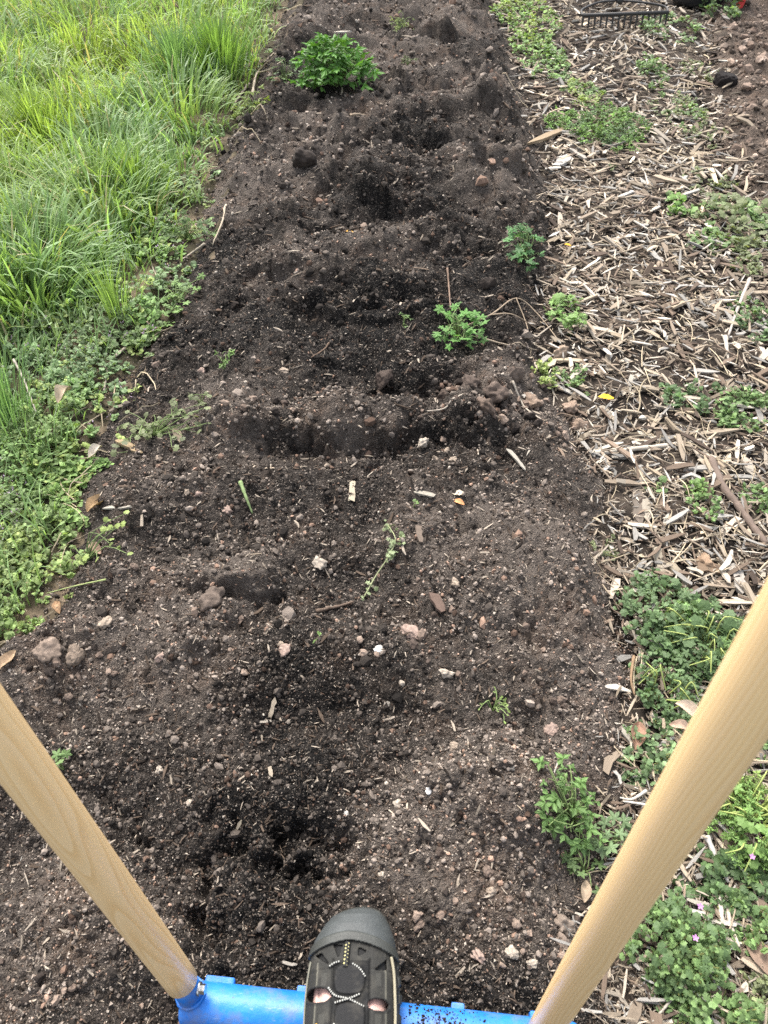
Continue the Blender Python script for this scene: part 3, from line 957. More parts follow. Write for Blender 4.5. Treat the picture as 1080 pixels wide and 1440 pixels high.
def left_cover():
    px, py, x, y, s = sample_px(15000, -300, 460, -60, 1000)
    sg, sl = sg_(x, y), sl_(x, y)
    bare = gnoise(x * 3.3, y * 3.3, 520) + .5 * gnoise(x * 9, y * 9, 521)
    near = sstep(3.2, 1.4, y)
    k = (sg < .08) & (sl < -.02 + rng.normal(0, .035, len(x)) + .05 * gnoise(x * 8, y * 8, 525)) & (rng.random(len(x)) < .25 + .55 * near) & ((bare > -.42) | (rng.random(len(x)) < .25))
    # bare patches seen in the photograph
    for bx, by, r in ((10, 510, .06), (118, 580, .03), (160, 478, .045), (130, 610, .03), (300, 250, .05)):
        q = at(bx, by); k &= np.hypot(x - q[0], y - q[1]) > r
    x, y, s = x[k], y[k], s[k]; n = len(x)
    hump = .5 + .5 * sstep(-.4, .5, gnoise(x * 5, y * 5, 530))
    edgef = np.clip(-sl_(x, y) / .12, .25, 1)
    hgt = rng.uniform(.03, .085, n) * hump * edgef
    lsize = np.clip(rng.uniform(4.5, 10.5, n) * s * (.8 + .5 * sstep(-.3, .4, gnoise(x * 6, y * 6, 531))), .006, .020)
    t = sstep(-.35, .35, gnoise(x * 2.6, y * 2.6, 540) + .0)[:, None]; w = sstep(.0, .5, gnoise(x * 4 + 9, y * 4, 541))[:, None]
    C = np.array(GR['blue']) * (1 - t) + np.array(GR['bright']) * t
    C = C * (1 - .4 * w) + np.array(GR['olive']) * .4 * w
    yv = (rng.random((n, 1)) < .12); C = np.where(yv, np.array(GR['yellow']) * 1.05, C)
    q = at(60, 800); yl = np.exp(-((x - q[0]) ** 2 + (y - q[1]) ** 2) / .035)[:, None]
    C = C * (1 - .55 * yl) + np.array(GR['yellow']) * .55 * yl
    mb = MB(); ms = MB()
    whorl_stems(x, y, hgt, rng.uniform(0, 6.283, n), rng.uniform(0, .03, n), lsize, C, 'small', (5, 9), 2, mb, ms)
    # pinkish tops of the dead nettle
    mf = MB()
    fl = np.nonzero((rng.random(n) < .30) & (gnoise(x * 3 + 4, y * 3, 550) > .08))[0]
    for i in fl:
        m = 4
        az = rng.uniform(0, 6.283, m); sz = np.full(m, lsize[i] * .42)
        P = np.tile(np.array([x[i], y[i], float(ground_z(x[i:i + 1], y[i:i + 1])[0]) + hgt[i] + .008]), (m, 1)) + rng.normal(0, .004, (m, 3))
        scatter(mf, LP['oval'], rng.integers(0, 3, m), leaf_frames(az, rng.uniform(.4, 1.2, m), rng.normal(0, .3, m)) * sz[:, None, None], P,
                np.array([.46, .34, .47]) * rng.uniform(.7, 1.25, (m, 1)))
    return mb, ms, mf
cov, cst, cfl = left_cover()
nb = 2600
px, py, x, y, s = sample_px(nb, -200, 330, 180, 900)
k = (sg_(x, y) < .02) & (sl_(x, y) < -.05) & (gnoise(x * 3, y * 3, 575) > -.05); x, y = x[k], y[k]; nb = len(x)
V, F, CC = blades(x, y, rng.uniform(0, 6.283, nb), rng.uniform(.06, .17, nb), rng.uniform(.1, .6, nb), rng.uniform(.9, 2.0, nb), rng.uniform(.0025, .0045, nb), (G_B * .9 + .1 * G_Y) * np.exp(rng.normal(0, .2, (nb, 1))))
m0 = MB(); m0.add(V, F, CC); stuff(tag(build('stray_grass', m0, M_GRASS, base=(0, 0, 0)), 'single grass blades growing through the weeds at left', 'grass'))
o = stuff(tag(build('ground_cover', cov, M_LEAF, base=(0, 0, 0)), 'low mat of small crinkled weeds between grass and soil at left', 'weeds'))
stuff(build('stems', cst, M_STEM, parent=o)); stuff(build('flower_tops', cfl, M_PETAL, parent=o))

def weed_mat(px, py, rx, ry, hue, label, n=None, lpx=11, h=.06, kind='small', flowers=0, big=0, group='weed mats in the wood chips', stalks=0, hue2=None, dense=0.0):
    """a low cushion of weeds; rx, ry in photograph pixels"""
    c = gpt(px, py); s = mpp(px, py)
    X0, Y0 = at(px, py - ry, c.z); X1, Y1 = at(px, py + ry, c.z)
    ax, ay = rx * s, max(abs(Y0 - Y1) / 2, .02)
    n = n or int(12 + rx * ry * .042 * (1 + 1.4 * dense))
    a = rng.uniform(0, 6.283, n); r = np.sqrt(rng.random(n)) * (1 + .35 * gnoise(np.cos(a) * 1.6 + px, np.sin(a) * 1.6 + py, 9))
    x = c.x + ax * r * np.cos(a); y = c.y + ay * r * np.sin(a)
    clump = gnoise(x / ax * 1.6 + px, y / ay * 1.6 + py, 570) + .6 * gnoise(x * 24, y * 24, 571) > rng.normal(-.18 - dense, .12, n)
    x, y, a, r = x[clump], y[clump], a[clump], r[clump]; n = len(x)
    hgt = h * .8 * np.clip(1.05 - .65 * r * r, .2, 1) * rng.uniform(.5, 1.1, n)
    C = np.tile(np.array(GR[hue]), (n, 1))
    if hue2:
        t = sstep(-.3, .3, gnoise(x * 9, y * 9, 560))[:, None]; C = C * (1 - t) + np.array(GR[hue2]) * t
    root = empty('weed', c, label, 'weed', group)
    mb = MB(); ms = MB()
    whorl_stems(x, y, hgt, a + rng.normal(0, .6, n), rng.uniform(.0, .025, n), np.clip(rng.uniform(.7, 1.25, n) * lpx * .72 * s, .006, .03), C, kind, (4, 8), 2, mb, ms)
    stuff(build('foliage', mb, M_LEAF, parent=root)); stuff(build('stems', ms, M_STEM, parent=root))
    for _ in range(stalks):           # pale curving stalks with a leaf at the end
        a0 = random.uniform(0, 6.283); q = random.random() * .7
        b = np.array([c.x + ax * q * math.cos(a0), c.y + ay * q * math.sin(a0), 0]); b[2] = gz(b[0], b[1]) + h * .4
        ll = random.uniform(.4, .9) * max(ax, .05); e = b + np.array([math.cos(a0 + random.uniform(-.8, .8)) * ll, math.sin(a0) * ll * .8, random.uniform(.0, .03)])
        mid = (b + e) / 2 + np.array([random.uniform(-.02, .02), random.uniform(-.02, .02), .03])
        V, F = tube(spline([b, mid, e], 7), np.linspace(.0016, .0010, 7), 5, False)
        m1 = MB(); m1.add(V, F, (.36, .42, .13)); build('stalk', m1, M_STEM, parent=root, smooth=True)
    if big:
        V3 = [make_mesh('leaf', V, F, np.broadcast_to(np.array(GR[hue2 or hue]) * random.uniform(.85, 1.2), V.shape)) for V, F in LP['lobed'] + LP['scallop']]
        for me in V3: me.materials.append(M_LEAF)
        aa = rng.uniform(0, 6.283, big); rr = np.sqrt(rng.random(big)) * .95
        xx = c.x + ax * rr * np.cos(aa); yy = c.y + ay * rr * np.sin(aa)
        zz = ground_z(xx, yy) + h * .8 * np.clip(1.15 - .6 * rr ** 2, .3, 1.1)
        sz = rng.uniform(.9, 1.5, big) * lpx * .95 * s
        M = leaf_frames(aa + rng.normal(0, .7, big), rng.normal(.05, .3, big), rng.normal(0, .3, big)) * sz[:, None, None]
        pieces(root, 'leaf', V3, np.stack([xx, yy, zz], 1) - np.array(c), M)
    for _ in range(flowers):
        fx, fy = c.x + ax * random.uniform(-.8, .8), c.y + ay * random.uniform(-.8, .8)
        m1 = MB(); m = 5; az = np.arange(5) * 1.2566; sz = np.full(m, .0055)
        scatter(m1, LP['oval'], np.zeros(m, int), leaf_frames(az, np.full(m, .3), np.zeros(m)) * sz[:, None, None],
                np.tile(np.array([fx, fy, gz(fx, fy) + h + .012]), (m, 1)), np.tile(np.array([.60, .27, .58]), (m, 1)))
        build('flower', m1, M_PETAL, parent=root)
    return root

WM = weed_mat
WM(738, 30, 42, 38, 'yellow', 'bright yellow green weed mat at the far right corner of the dark bed', lpx=7, h=.09, dense=.5, hue2='bright')
WM(760, 88, 40, 32, 'bright', 'bright green weed mat right below the yellowest one beside the bed', lpx=7, h=.07, dense=.5, hue2='mid')
WM(818, 135, 26, 16, 'mid', 'small low weed between the bed edge and the pale path centre', lpx=7, h=.05, dense=.5, hue2='yellow')
WM(850, 185, 58, 28, 'blue', 'wide green weed clump to the right of the tan torn husk', lpx=10, h=.08, dense=.5, hue2='bright', kind='cut')
WM(785, 182, 16, 10, 'bright', 'tiny bright weed touching the tan torn husk', lpx=10, h=.06, kind='cut')
WM(945, 48, 42, 22, 'blue', 'grey green weed clump hiding the right end of the rake', lpx=8, h=.10, hue2='mid')
WM(1005, 16, 28, 14, 'dark', 'dark green weed in front of the black container', lpx=8, h=.12, hue2='mid')
WM(915, 112, 15, 16, 'mid', 'single pointed weed standing in the wood chips below the rake', lpx=9, h=.13, n=26)
WM(985, 102, 22, 14, 'olive', 'dull olive weed left of the black soil lump', lpx=6, h=.05)
WM(965, 165, 40, 30, 'olive', 'scattered olive weed patch below the black soil lump', lpx=7, h=.05, hue2='mid')
WM(1000, 195, 25, 18, 'olive', 'thin olive weed at the brown bed edge', lpx=6, h=.04)
WM(960, 292, 16, 11, 'bright', 'small bright rosette alone in the pale chips at right', lpx=12, h=.05, kind='scallop')
WM(1040, 320, 46, 44, 'mid', 'large round leaved weed mat at the right picture edge, upper one', lpx=12, h=.06, kind='scallop', hue2='olive', big=30)
WM(995, 262, 30, 18, 'olive', 'sparse olive weeds above the large round leaved mat', lpx=8, h=.04)
WM(990, 345, 20, 12, 'mid', 'small weed lower left of the large round leaved mat', lpx=10, h=.04)
WM(1052, 378, 24, 14, 'olive', 'low weed strip under the large round leaved mat', lpx=8, h=.04)
WM(1068, 455, 34, 34, 'dark', 'dark weed mat at the right edge halfway down the path', lpx=9, h=.06, hue2='mid')
WM(795, 448, 28, 22, 'bright', 'leafy weed among chips just right of the bed in mid picture', lpx=11, h=.06, kind='lobed', big=12)
WM(800, 540, 24, 14, 'mid', 'green weed by the crumbly ridge below the dried stalks', lpx=9, h=.05)
WM(764, 532, 16, 12, 'yellow', 'yellowish weed on the bed edge by the round tan clod', lpx=8, h=.05)
WM(1035, 580, 62, 26, 'dark', 'long dark weed mat right of the yellow petal', lpx=11, h=.06, hue2='mid')
WM(960, 565, 26, 16, 'dark', 'dark weed at the left tip of the long dark mat', lpx=11, h=.05)
WM(985, 712, 15, 26, 'bright', 'upright bright weed beside the brown branch', lpx=10, h=.06, hue2='mid')
WM(1062, 705, 16, 14, 'mid', 'small weed at the right edge beside the brown branch end', lpx=10, h=.05)
WM(842, 770, 14, 9, 'olive', 'tiny yellowish weed at the bed edge above the big right mat', lpx=7, h=.03)
WM(925, 875, 52, 56, 'blue', 'big crinkled weed mat along the bed edge left of the right handle', lpx=9.5, h=.07, dense=.2, hue2='dark', big=36, kind='scallop')
WM(985, 910, 55, 58, 'bright', 'fresh green weed with long pale stalks touching the right handle', lpx=15, h=.075, dense=.1, kind='lobed', big=36, stalks=16, hue2='dark')
WM(935, 985, 44, 40, 'dark', 'dark crinkled weed mat below the big crinkled one', lpx=10, h=.06, hue2='blue', stalks=8)
WM(912, 1062, 30, 36, 'blue', 'low weed just right of the brown curled leaves by the handle', lpx=12, h=.05, kind='scallop')
WM(1070, 1010, 50, 50, 'dark', 'dark weed hidden behind the right handle at the picture edge', lpx=12, h=.06, hue2='mid')
WM(1050, 1165, 52, 62, 'yellow', 'weed with many pale yellow curling stalks right of the handle', lpx=14, h=.09, kind='cut', stalks=34, hue2='bright', big=20)
WM(1030, 1245, 52, 34, 'dark', 'dark leaved weed with a single pink flower under the yellow stalks', lpx=15, h=.05, kind='scallop', flowers=1)
WM(945, 1335, 62, 62, 'mid', 'broad green weed cushion right of the foot of the right handle', lpx=12, h=.08, hue2='dark', big=30, kind='scallop', flowers=2)
WM(1050, 1300, 28, 26, 'mid', 'small weed by the dry leaves at lower right', lpx=13, h=.05, kind='scallop')
WM(1000, 1425, 50, 22, 'mid', 'weed at the bottom right corner of the picture', lpx=15, h=.05, kind='scallop')
WM(1075, 1400, 14, 20, 'olive', 'sparse weed by the bottom right picture edge', lpx=13, h=.04)

# separate weeds rooted in the bed
def stalked(px, py, n, reach, h, lsize, hue, label, kind='lobed', flat=.15, bias=(0, 0), group='weeds left standing in the bed', seed=0, wilt=0.0, name='weed'):
    r = random.Random(seed)
    c = gpt(px, py)
    root = empty(name, c, label, 'weed', group)
    base = np.array(GR[hue]) if isinstance(hue, str) else np.array(hue)
    ML = []
    for V, F in LP[kind]:
        for f in (.65, .9, 1.15):
            me = make_mesh('leaf', V, F, np.broadcast_to(np.clip(base * f, 0, 1), V.shape)); me.materials.append(M_LEAF); ML.append(me)
    n = int(n * 1.35); lsize = lsize * .78
    for i in range(n):
        a = r.uniform(0, 6.283); d = reach * r.uniform(.25, 1)
        tip = np.array([math.cos(a) * d + bias[0] * r.random(), math.sin(a) * d + bias[1] * r.random(), 0])
        tip[2] = max(gz(c.x + tip[0], c.y + tip[1]) - c.z, -.03) + .008 + h * r.uniform(.3, 1) * (1 - .6 * (d / reach) ** 2)
        mid = tip * .5 + np.array([r.gauss(0, .14) * reach, r.gauss(0, .14) * reach, 0]); mid[2] = tip[2] * .75 + h * .25 * (1 - wilt)
        st = spline([np.array([0, 0, -.004]), mid, tip], 5)
        V, F = tube(st, np.linspace(.0014, .0008, 5), 4, False)
        link('stalk', make_mesh('stalk', V, F, np.broadcast_to(np.array([.20, .27, .10]) * r.uniform(.7, 1.2), V.shape), None, True), M_STEM, root)
        for j in range(r.choice((1, 1, 2, 3))):
            sz = lsize * r.uniform(.6, 1.2); aa = a + r.uniform(-.9, .9) + (j - .5) * (1.1 if j else 0)
            pit = r.gauss(flat - .5 * wilt, .35)
            M = leaf_frames(np.array([aa]), np.array([pit]), np.array([r.gauss(0, .35)]))[0] * sz
            o = bpy.data.objects.new('leaf', r.choice(ML)); COL.objects.link(o); o.parent = root
            pos = st[-1] if j == 0 else st[3]
            o.matrix_basis = Matrix(np.vstack([np.hstack([M, pos[:, None]]), [0, 0, 0, 1]]).tolist())
    return root

stalked(474, 128, 130, .165, .19, .080, (.105, .235, .045), 'bushy bright green leafy plant growing alone at the far left of the bed', 'cut', .20, (0, .0), None, 1, name='leafy_plant')
stalked(400, 116, 12, .07, .05, .040, 'blue', 'small grey green weed left of the bushy leafy plant', 'cut', seed=2)
stalked(350, 165, 18, .10, .08, .042, 'yellow', 'yellow green weed at the lawn edge below the bushy plant', 'cut', seed=3, wilt=.4)
stalked(562, 40, 10, .09, .07, .035, (.22, .27, .09), 'pale green weed lying at the far end of the bed', 'cut', seed=4, wilt=.6)
stalked(573, 92, 6, .04, .03, .030, 'olive', 'tiny pale weed right of the bushy leafy plant', 'cut', seed=5)
stalked(742, 345, 20, .085, .08, .042, (.085, .20, .060), 'drooping green weed on the right edge of the bed', 'lobed', seed=6, wilt=.5, bias=(-.03, .02))
stalked(645, 478, 22, .075, .075, .038, (.115, .255, .055), 'fresh green weed in mid bed beside the dry runner stems', 'lobed', seed=7, bias=(0, .03))
stalked(567, 450, 4, .02, .03, .022, 'mid', 'seedling to the left of the fresh green weed in mid bed', 'cut', seed=8)
stalked(316, 510, 5, .028, .03, .022, 'bright', 'tiny bright seedling on dark soil at left of mid bed', 'cut', seed=9)
stalked(282, 568, 5, .03, .04, .022, 'olive', 'thin wilted sprig above the pale mound at left', 'scallop', seed=10, wilt=.6)
stalked(262, 335, 22, .11, .06, .036, 'mid', 'rounded green weed at the left bed edge beside pale stems', 'lobed', seed=11)
stalked(215, 612, 26, .11, .035, .024, 'olive', 'straggling wilted weed reaching onto the soil from the left', 'scallop', seed=12, wilt=.7, bias=(.06, 0))
stalked(245, 428, 14, .08, .05, .030, 'bright', 'yellow leaved weed spilling over the left bed corner', 'lobed', seed=13, wilt=.3, bias=(.05, -.02))
stalked(693, 1002, 9, .035, .02, .010, (.22, .30, .09), 'star shaped pale sprout on the soil left of the right mat', 'oval', seed=14)
stalked(806, 1150, 26, .060, .042, .032, (.140, .235, .075), 'clump of green weed rooted on the bed left of the right handle', 'cut', seed=15, bias=(-.02, .02), wilt=.5)
stalked(822, 1225, 8, .036, .03, .028, 'mid', 'drooping weed leaves just below the clump by the right handle', 'lobed', seed=16, wilt=.6)
stalked(857, 1188, 7, .025, .05, .032, 'blue', 'pair of crinkled grey green leaves touching the right handle', 'lobed', seed=17)
stalked(90, 1082, 3, .012, .03, .026, 'mid', 'single green leaf peeping out behind the left handle', 'lobed', seed=18)
stalked(447, 899, 2, .010, .010, .012, 'bright', 'two leaved seedling on the soil left of the white stone', 'oval', seed=19)
stalked(582, 714, 2, .008, .008, .012, 'bright', 'one small round leaf lying on the soil in mid bed', 'scallop', seed=20)
stalked(120, 790, 9, .08, .04, .020, 'yellow', 'yellow green runner stretching onto the soil from the left mat', 'scallop', seed=21, bias=(.08, -.01))
stalked(860, 240, 4, .02, .02, .02, 'olive', 'tiny weed in the chips below the wide green clump', 'scallop', seed=22)
stalked(920, 690, 4, .02, .02, .022, 'mid', 'tiny leaves beside the brown branch in the chips', 'scallop', seed=23)

def wilted_sprig():
    c = gpt(512, 842)
    root = empty('wilted_weed', c, 'pulled pale green sprig lying limp in the middle of the bed', 'weed', 'weeds left standing in the bed')
    P = [gpt(512, 842, .006), gpt(528, 815, .012), gpt(545, 790, .014), gpt(556, 765, .014), (gpt(545, 742, .010))]
    st = spline([np.array(p) for p in P], 14)
    m1 = MB(); V, F = tube(st, np.linspace(.0018, .0011, 14), 5); m1.add(V, F, (.30, .32, .17)); build('stalk', m1, M_STEM, parent=root, smooth=True)
    ML = []
    for V, F in LP['scallop'] + LP['lobed']:
        me = make_mesh('leaf', V, F, np.broadcast_to(np.array([.25, .30, .16]) * random.uniform(.8, 1.2), V.shape)); me.materials.append(M_LEAF); ML.append(me)
    for i in range(44):
        p = st[random.choice((0, 1, 2, 6, 7, 8, 9, 10, 11, 12, 13, 13))] + rng.normal(0, .008, 3) * np.array([1.2, 1, .5]) - np.array(c)
        M = leaf_frames(rng.uniform(0, 6.28, 1), rng.normal(0, .5, 1), rng.normal(0, .5, 1))[0] * random.uniform(.007, .015)
        o = bpy.data.objects.new('leaf', random.choice(ML)); COL.objects.link(o); o.parent = root
        o.matrix_basis = Matrix(np.vstack([np.hstack([M, p[:, None]]), [0, 0, 0, 1]]).tolist())
wilted_sprig()

# ------------------------------------------------------------------ stones and clods lying loose
def stone(px, py, size, col, label, flat=.7, seed=0, name='stone', cat='stone', group='stones and lumps lying on the bed', elong=1.0, mat=None):
    p = gpt(px, py); s = size * mpp(px, py) * .5
    V, F = rock(3, seed, .30, flat, 7)
    V = V * s * np.array([elong, 1, 1])
    n = gnoise(V[:, 0] * 90 / s * .02 + seed, V[:, 1] * 90 / s * .02 + V[:, 2] * 70 / s * .02, seed + 3)
    V = V * (1 + .10 * n[:, None])
    a = seed * 1.7; c, q = math.cos(a), math.sin(a)
    V = V @ np.array([[c, q, 0], [-q, c, 0], [0, 0, 1]])
    C = np.array(col) * (.85 if cat == 'clod' else 1.0) * (1 + .40 * gnoise(V[:, 0] / s * 2.3, V[:, 1] / s * 2.3 + V[:, 2] / s, seed + 5))[:, None]
    me = make_mesh(name, V, F, C, None, True)
    return tag(link(name, me, mat or M_STONE, None, (p.x, p.y, p.z + s * flat * .22)), label, cat, group)

TAN = (.27, .215, .165); PALE = (.33, .28, .225); PINK = (.26, .19, .155); BRN = (.15, .112, .088); GREY = (.20, .18, .155)
ST = [(450, 793, 26, PALE, 'pale squarish stone left of the wilted sprig', .5), (595, 629, 19, PALE, 'cream pebble at the lip of the deep furrow'),
      (612, 646, 11, TAN, 'leftmost of the three small tan pebbles below the deep furrow'), (629, 634, 11, TAN, 'topmost of the three small tan pebbles below the deep furrow'),
      (637, 647, 13, TAN, 'rightmost of the three small tan pebbles below the deep furrow'),
      (148, 877, 22, TAN, 'tan stone near the left edge above the two large clods'), (580, 891, 32, PINK, 'flat pinkish crumbly stone right of the bark piece', .4),
      (532, 915, 17, (.55, .52, .48), 'bright white stone in the middle of the bed', .5), (628, 948, 22, PALE, 'pale stone to the lower right of the white stone'),
      (400, 913, 21, PINK, 'pinkish stone left of the two leaved seedling', .5), (640, 1051, 16, TAN, 'tan pebble left of the star shaped sprout'),
      (225, 1083, 15, PALE, 'pale pebble above the upper end of the left furrow', .8), (690, 1255, 22, TAN, 'tan stone on the pale mound right of the shoe'),
      (686, 1225, 17, BRN, 'brown stone on the pale mound above the tan one'), (590, 1300, 20, BRN, 'brown clod just right of the shoe toe'),
      (672, 1345, 22, PINK, 'pinkish clod right of the shoe near the bar'), (748, 1355, 16, PALE, 'pale pebble left of the right handle foot'),
      (720, 1340, 17, PALE, 'chalky pebble between the pinkish clod and the right handle'), (267, 1128, 12, PALE, 'small pale pebble right of the left handle'),
      (560, 1130, 14, PALE, 'off white pebble above the pale mound'), (486, 1146, 12, (.45, .42, .38), 'angular grey pebble above the shoe'),
      (537, 1229, 11, PALE, 'small pale pebble above the shoe toe'), (602, 1112, 12, (.5, .48, .45), 'tiny white pebble above the pale mound'),
      (395, 905, 12, TAN, 'small tan pebble touching the pinkish stone on its left'), (262, 690, 12, TAN, 'tan pebble above the pale splinter at left'),
      (278, 692, 11, PINK, 'pink pebble next to the tan one at left'), (320, 713, 18, PINK, 'pinkish crumb stone beside the green blade'),
      (223, 644, 13, TAN, 'tan pebble on the soil right of the left weeds'), (565, 962, 12, PALE, 'pale pebble below the white stone'),
      (775, 1025, 26, PINK, 'flat pinkish slab stone near the right bed edge', .35), (790, 985, 20, BRN, 'brown stone near the right bed edge'),
      (100, 985, 14, BRN, 'brown pebble right of the left handle top'), (190, 800, 14, BRN, 'brown pebble near the left mat'),
      (225, 925, 15, PINK, 'reddish pebble in the lower left of the bed'), (400, 522, 13, TAN, 'tan pebble above the pale mound in mid bed'),
      (282, 512, 13, PINK, 'pinkish pebble left of the bright seedling'), (218, 510, 14, BRN, 'brown pebble by the forked pale twig'),
      (640, 820, 18, TAN, 'crumbly tan stone right of the wilted sprig'), (720, 1080, 12, GREY, 'grey pebble right of the pale mound'),
      (545, 990, 13, GREY, 'grey pebble in the middle below the white stone'), (460, 655, 10, TAN, 'small tan pebble left of the pale chip')]
for k, q in enumerate(ST):
    stone(q[0], q[1], q[2], q[3], q[4], q[5] if len(q) > 5 else .7, 40 + k)
CLD = [(748, 568, 34, (.24, .175, .13), 'round tan clod on the right edge of the bed'), (786, 500, 34, (.30, .225, .165), 'large straw coloured clod by the dry runner stems'),
       (68, 914, 40, (.21, .16, .125), 'large crumbly clod at far left edge of the bed'), (106, 923, 32, (.22, .17, .13), 'rounded clod right beside the large crumbly one at left'),
       (792, 1300, 32, (.24, .19, .15), 'lumpy clod left of the right handle foot'), (790, 1328, 26, (.22, .17, .135), 'smaller lump just under the lumpy clod by the right handle'),
       (268, 1392, 1, (.1, .1, .1), ''), (660, 545, 32, (.10, .075, .060), 'dark clod behind the deep furrow, right of the hole'), (700, 548, 40, (.12, .09, .072), 'big dark clod between hole and right bed edge'),
       (622, 560, 26, (.085, .063, .05), 'dark clod at the right rim of the hole'), (722, 530, 34, (.13, .1, .08), 'grey brown clod below the fresh green weed'),
       (685, 575, 30, (.13, .095, .073), 'reddish clod at the right end of the deep furrow'), (800, 575, 30, (.27, .195, .145), 'orange brown clod at the crumbly right ridge'),
       (815, 600, 24, (.26, .19, .14), 'tan clod at the foot of the crumbly right ridge'), (540, 556, 34, (.07, .052, .042), 'dark rounded clod left of the hole'),
       (425, 228, 34, (.045, .035, .029), 'dark clod in the upper left of the bed'), (300, 845, 38, (.13, .1, .08), 'crumbly grey clod below the short crack'),
       (1030, 195, 12, (.30, .24, .19), 'pale clod on the brown bed at right'), (1025, 95, 16, (.34, .25, .19), 'tan clod just above the black lump'),
       (1050, 62, 15, (.36, .28, .22), 'pale clod on the brown bed near the red stake'), (990, 790, 34, (.30, .205, .135), 'brown stone lying in the wood chips'),
       (685, 400, 22, (.035, .027, .022), 'dark clod left of the bed edge below the drooping weed')]
for k, q in enumerate(CLD):
    if q[4]: stone(q[0], q[1], q[2], q[3], q[4], .78, 140 + k, 'clod', 'clod')

def soil_lump():
    """black potting-soil block lying on the second bed"""
    p = gpt(1018, 122); s = 30 * mpp(1018, 122) * .5
    V, F = ico(3)
    V = np.sign(V) * np.abs(V) ** .55
    V = V * np.array([1.0, .8, .62]) * s * (1 + .16 * gnoise(V[:, 0] * 3, V[:, 1] * 3 + V[:, 2] * 2, 4))[:, None]
    me = make_mesh('soil_lump', V, F, np.broadcast_to(np.array([.014, .011, .010]), V.shape), None, True)
    o = link('soil_lump', me, M_STONE, None, (p.x, p.y, p.z + s * .4)); o.rotation_euler = (.1, .15, .2)
    tag(o, 'black block of potting soil lying on the brown bed at upper right', 'soil lump')
soil_lump()

# ------------------------------------------------------------------ twigs, splinters, dead leaves
def twig(pts, r, col, label, name='twig', cat='twig', lift=.006, branches=(), group='sticks and stems on the ground', taper=.5):
    P = spline([np.array(gpt(a, b, lift)) for a, b in pts], 5 * len(pts))
    sc = np.linspace(1, taper, len(P)); wob = 1 + .15 * np.sin(np.arange(len(P)) * 2.1)
    rr = r * mpp(*pts[0]) * .5 * sc * wob
    P[:, 2] = np.maximum(P[:, 2], ground_z(P[:, 0], P[:, 1]) + rr)
    c = P[0].copy()
    V, F = tube(P - c, rr, 7)
    me = make_mesh(name, V, F, np.array(col) * .72 * (1 + .2 * gnoise(V[:, 0] * 60, V[:, 1] * 60, 3))[:, None], None, True)
    o = tag(link(name, me, M_TWIG, None, c), label, cat, group)
    for b in branches:
        Q = spline([np.array(gpt(x, y, lift)) for x, y in b], 5 * len(b))
        q0 = P[np.argmin(np.linalg.norm(P - Q[0], axis=1))]; Q[0] = q0
        V, F = tube(Q - c, np.linspace(.8, .4, len(Q)) * r * mpp(*pts[0]) * .5, 6)
        link('side_branch', make_mesh('side_branch', V, F, np.broadcast_to(np.array(col) * .70, V.shape), None, True), M_TWIG, o)
    return o
STRAW = (.46, .39, .29); GREYW = (.42, .37, .31); BROWN = (.17, .115, .08)
twig([(207, 468), (180, 490), (156, 512), (147, 552)], 6, (.52, .44, .35), 'forked pale twig at the left bed edge, pointing down', branches=[[(152, 522), (130, 508), (112, 490)]])
twig([(30, 530), (45, 560), (62, 605)], 4, GREYW, 'thin pale stem lying in the weeds at left', lift=.06)
twig([(318, 290), (316, 320), (300, 348)], 3.5, (.55, .46, .34), 'bent straw coloured stem on the left side of the bed')
twig([(228, 362), (212, 366), (222, 395)], 3.5, (.50, .43, .33), 'hooked dry stem at the left bed edge below the rounded weed')
twig([(288, 345), (270, 358), (255, 368)], 3.5, (.50, .43, .33), 'short dry stem lying beside the rounded weed')
twig([(237, 280), (234, 300), (250, 322)], 3, STRAW, 'thin straw stem arching from the grass onto the soil')
twig([(110, 282), (140, 291), (168, 293)], 3, (.55, .48, .36), 'dry pale stem lying across the grass', lift=.12)
twig([(355, 135), (362, 105), (385, 75)], 4, STRAW, 'dry stem at the lawn edge left of the bushy plant', branches=[[(362, 105), (380, 100), (398, 80)]])
twig([(350, 120), (335, 140), (325, 160)], 4, STRAW, 'dry straw stem below the tall grass tuft')
twig([(486, 168), (500, 172), (514, 178)], 4.5, (.36, .28, .2), 'short brown stick on far left soil below the bushy plant')
twig([(629, 378), (631, 405), (633, 440)], 3, (.24, .165, .12), 'thin upright stem behind the fresh green weed', lift=.01)
twig([(640, 468), (690, 445), (725, 425), (755, 445), (790, 490)], 2.6, (.40, .31, .22), 'long dry runner arching over the bed edge', lift=.010, branches=[[(725, 425), (738, 455), (745, 480)], [(690, 445), (720, 455), (760, 470)]])
twig([(668, 480), (710, 490), (755, 497)], 3, (.42, .34, .25), 'dry runner stem lying below the arching one', lift=.012)
twig([(720, 538), (735, 572), (760, 592)], 3.5, (.52, .45, .36), 'curved pale stem above the deep furrow at right')
twig([(468, 482), (455, 493), (438, 505)], 3, BROWN, 'short thin twig on the dark soil in mid bed')
twig([(445, 862), (475, 856), (498, 848)], 6, (.16, .115, .085), 'flat dark stick below the wilted sprig')
twig([(835, 640), (880, 636), (930, 630), (985, 622)], 9, (.60, .53, .43), 'long straight pale stick lying across the wood chips', taper=.7)
twig([(997, 650), (1015, 690), (1035, 715), (1058, 748), (1075, 770)], 12, (.20, .15, .12), 'thick brown branch lying in the wood chips at right', lift=.012, branches=[[(1035, 715), (1048, 722), (1055, 712)]], taper=.75)
twig([(1052, 398), (1035, 440), (1022, 478)], 6, (.48, .42, .36), 'thin grey stick near the right picture edge', lift=.015)
twig([(1018, 478), (1022, 510)], 7, (.58, .51, .42), 'short pale stick below the thin grey one', lift=.012)
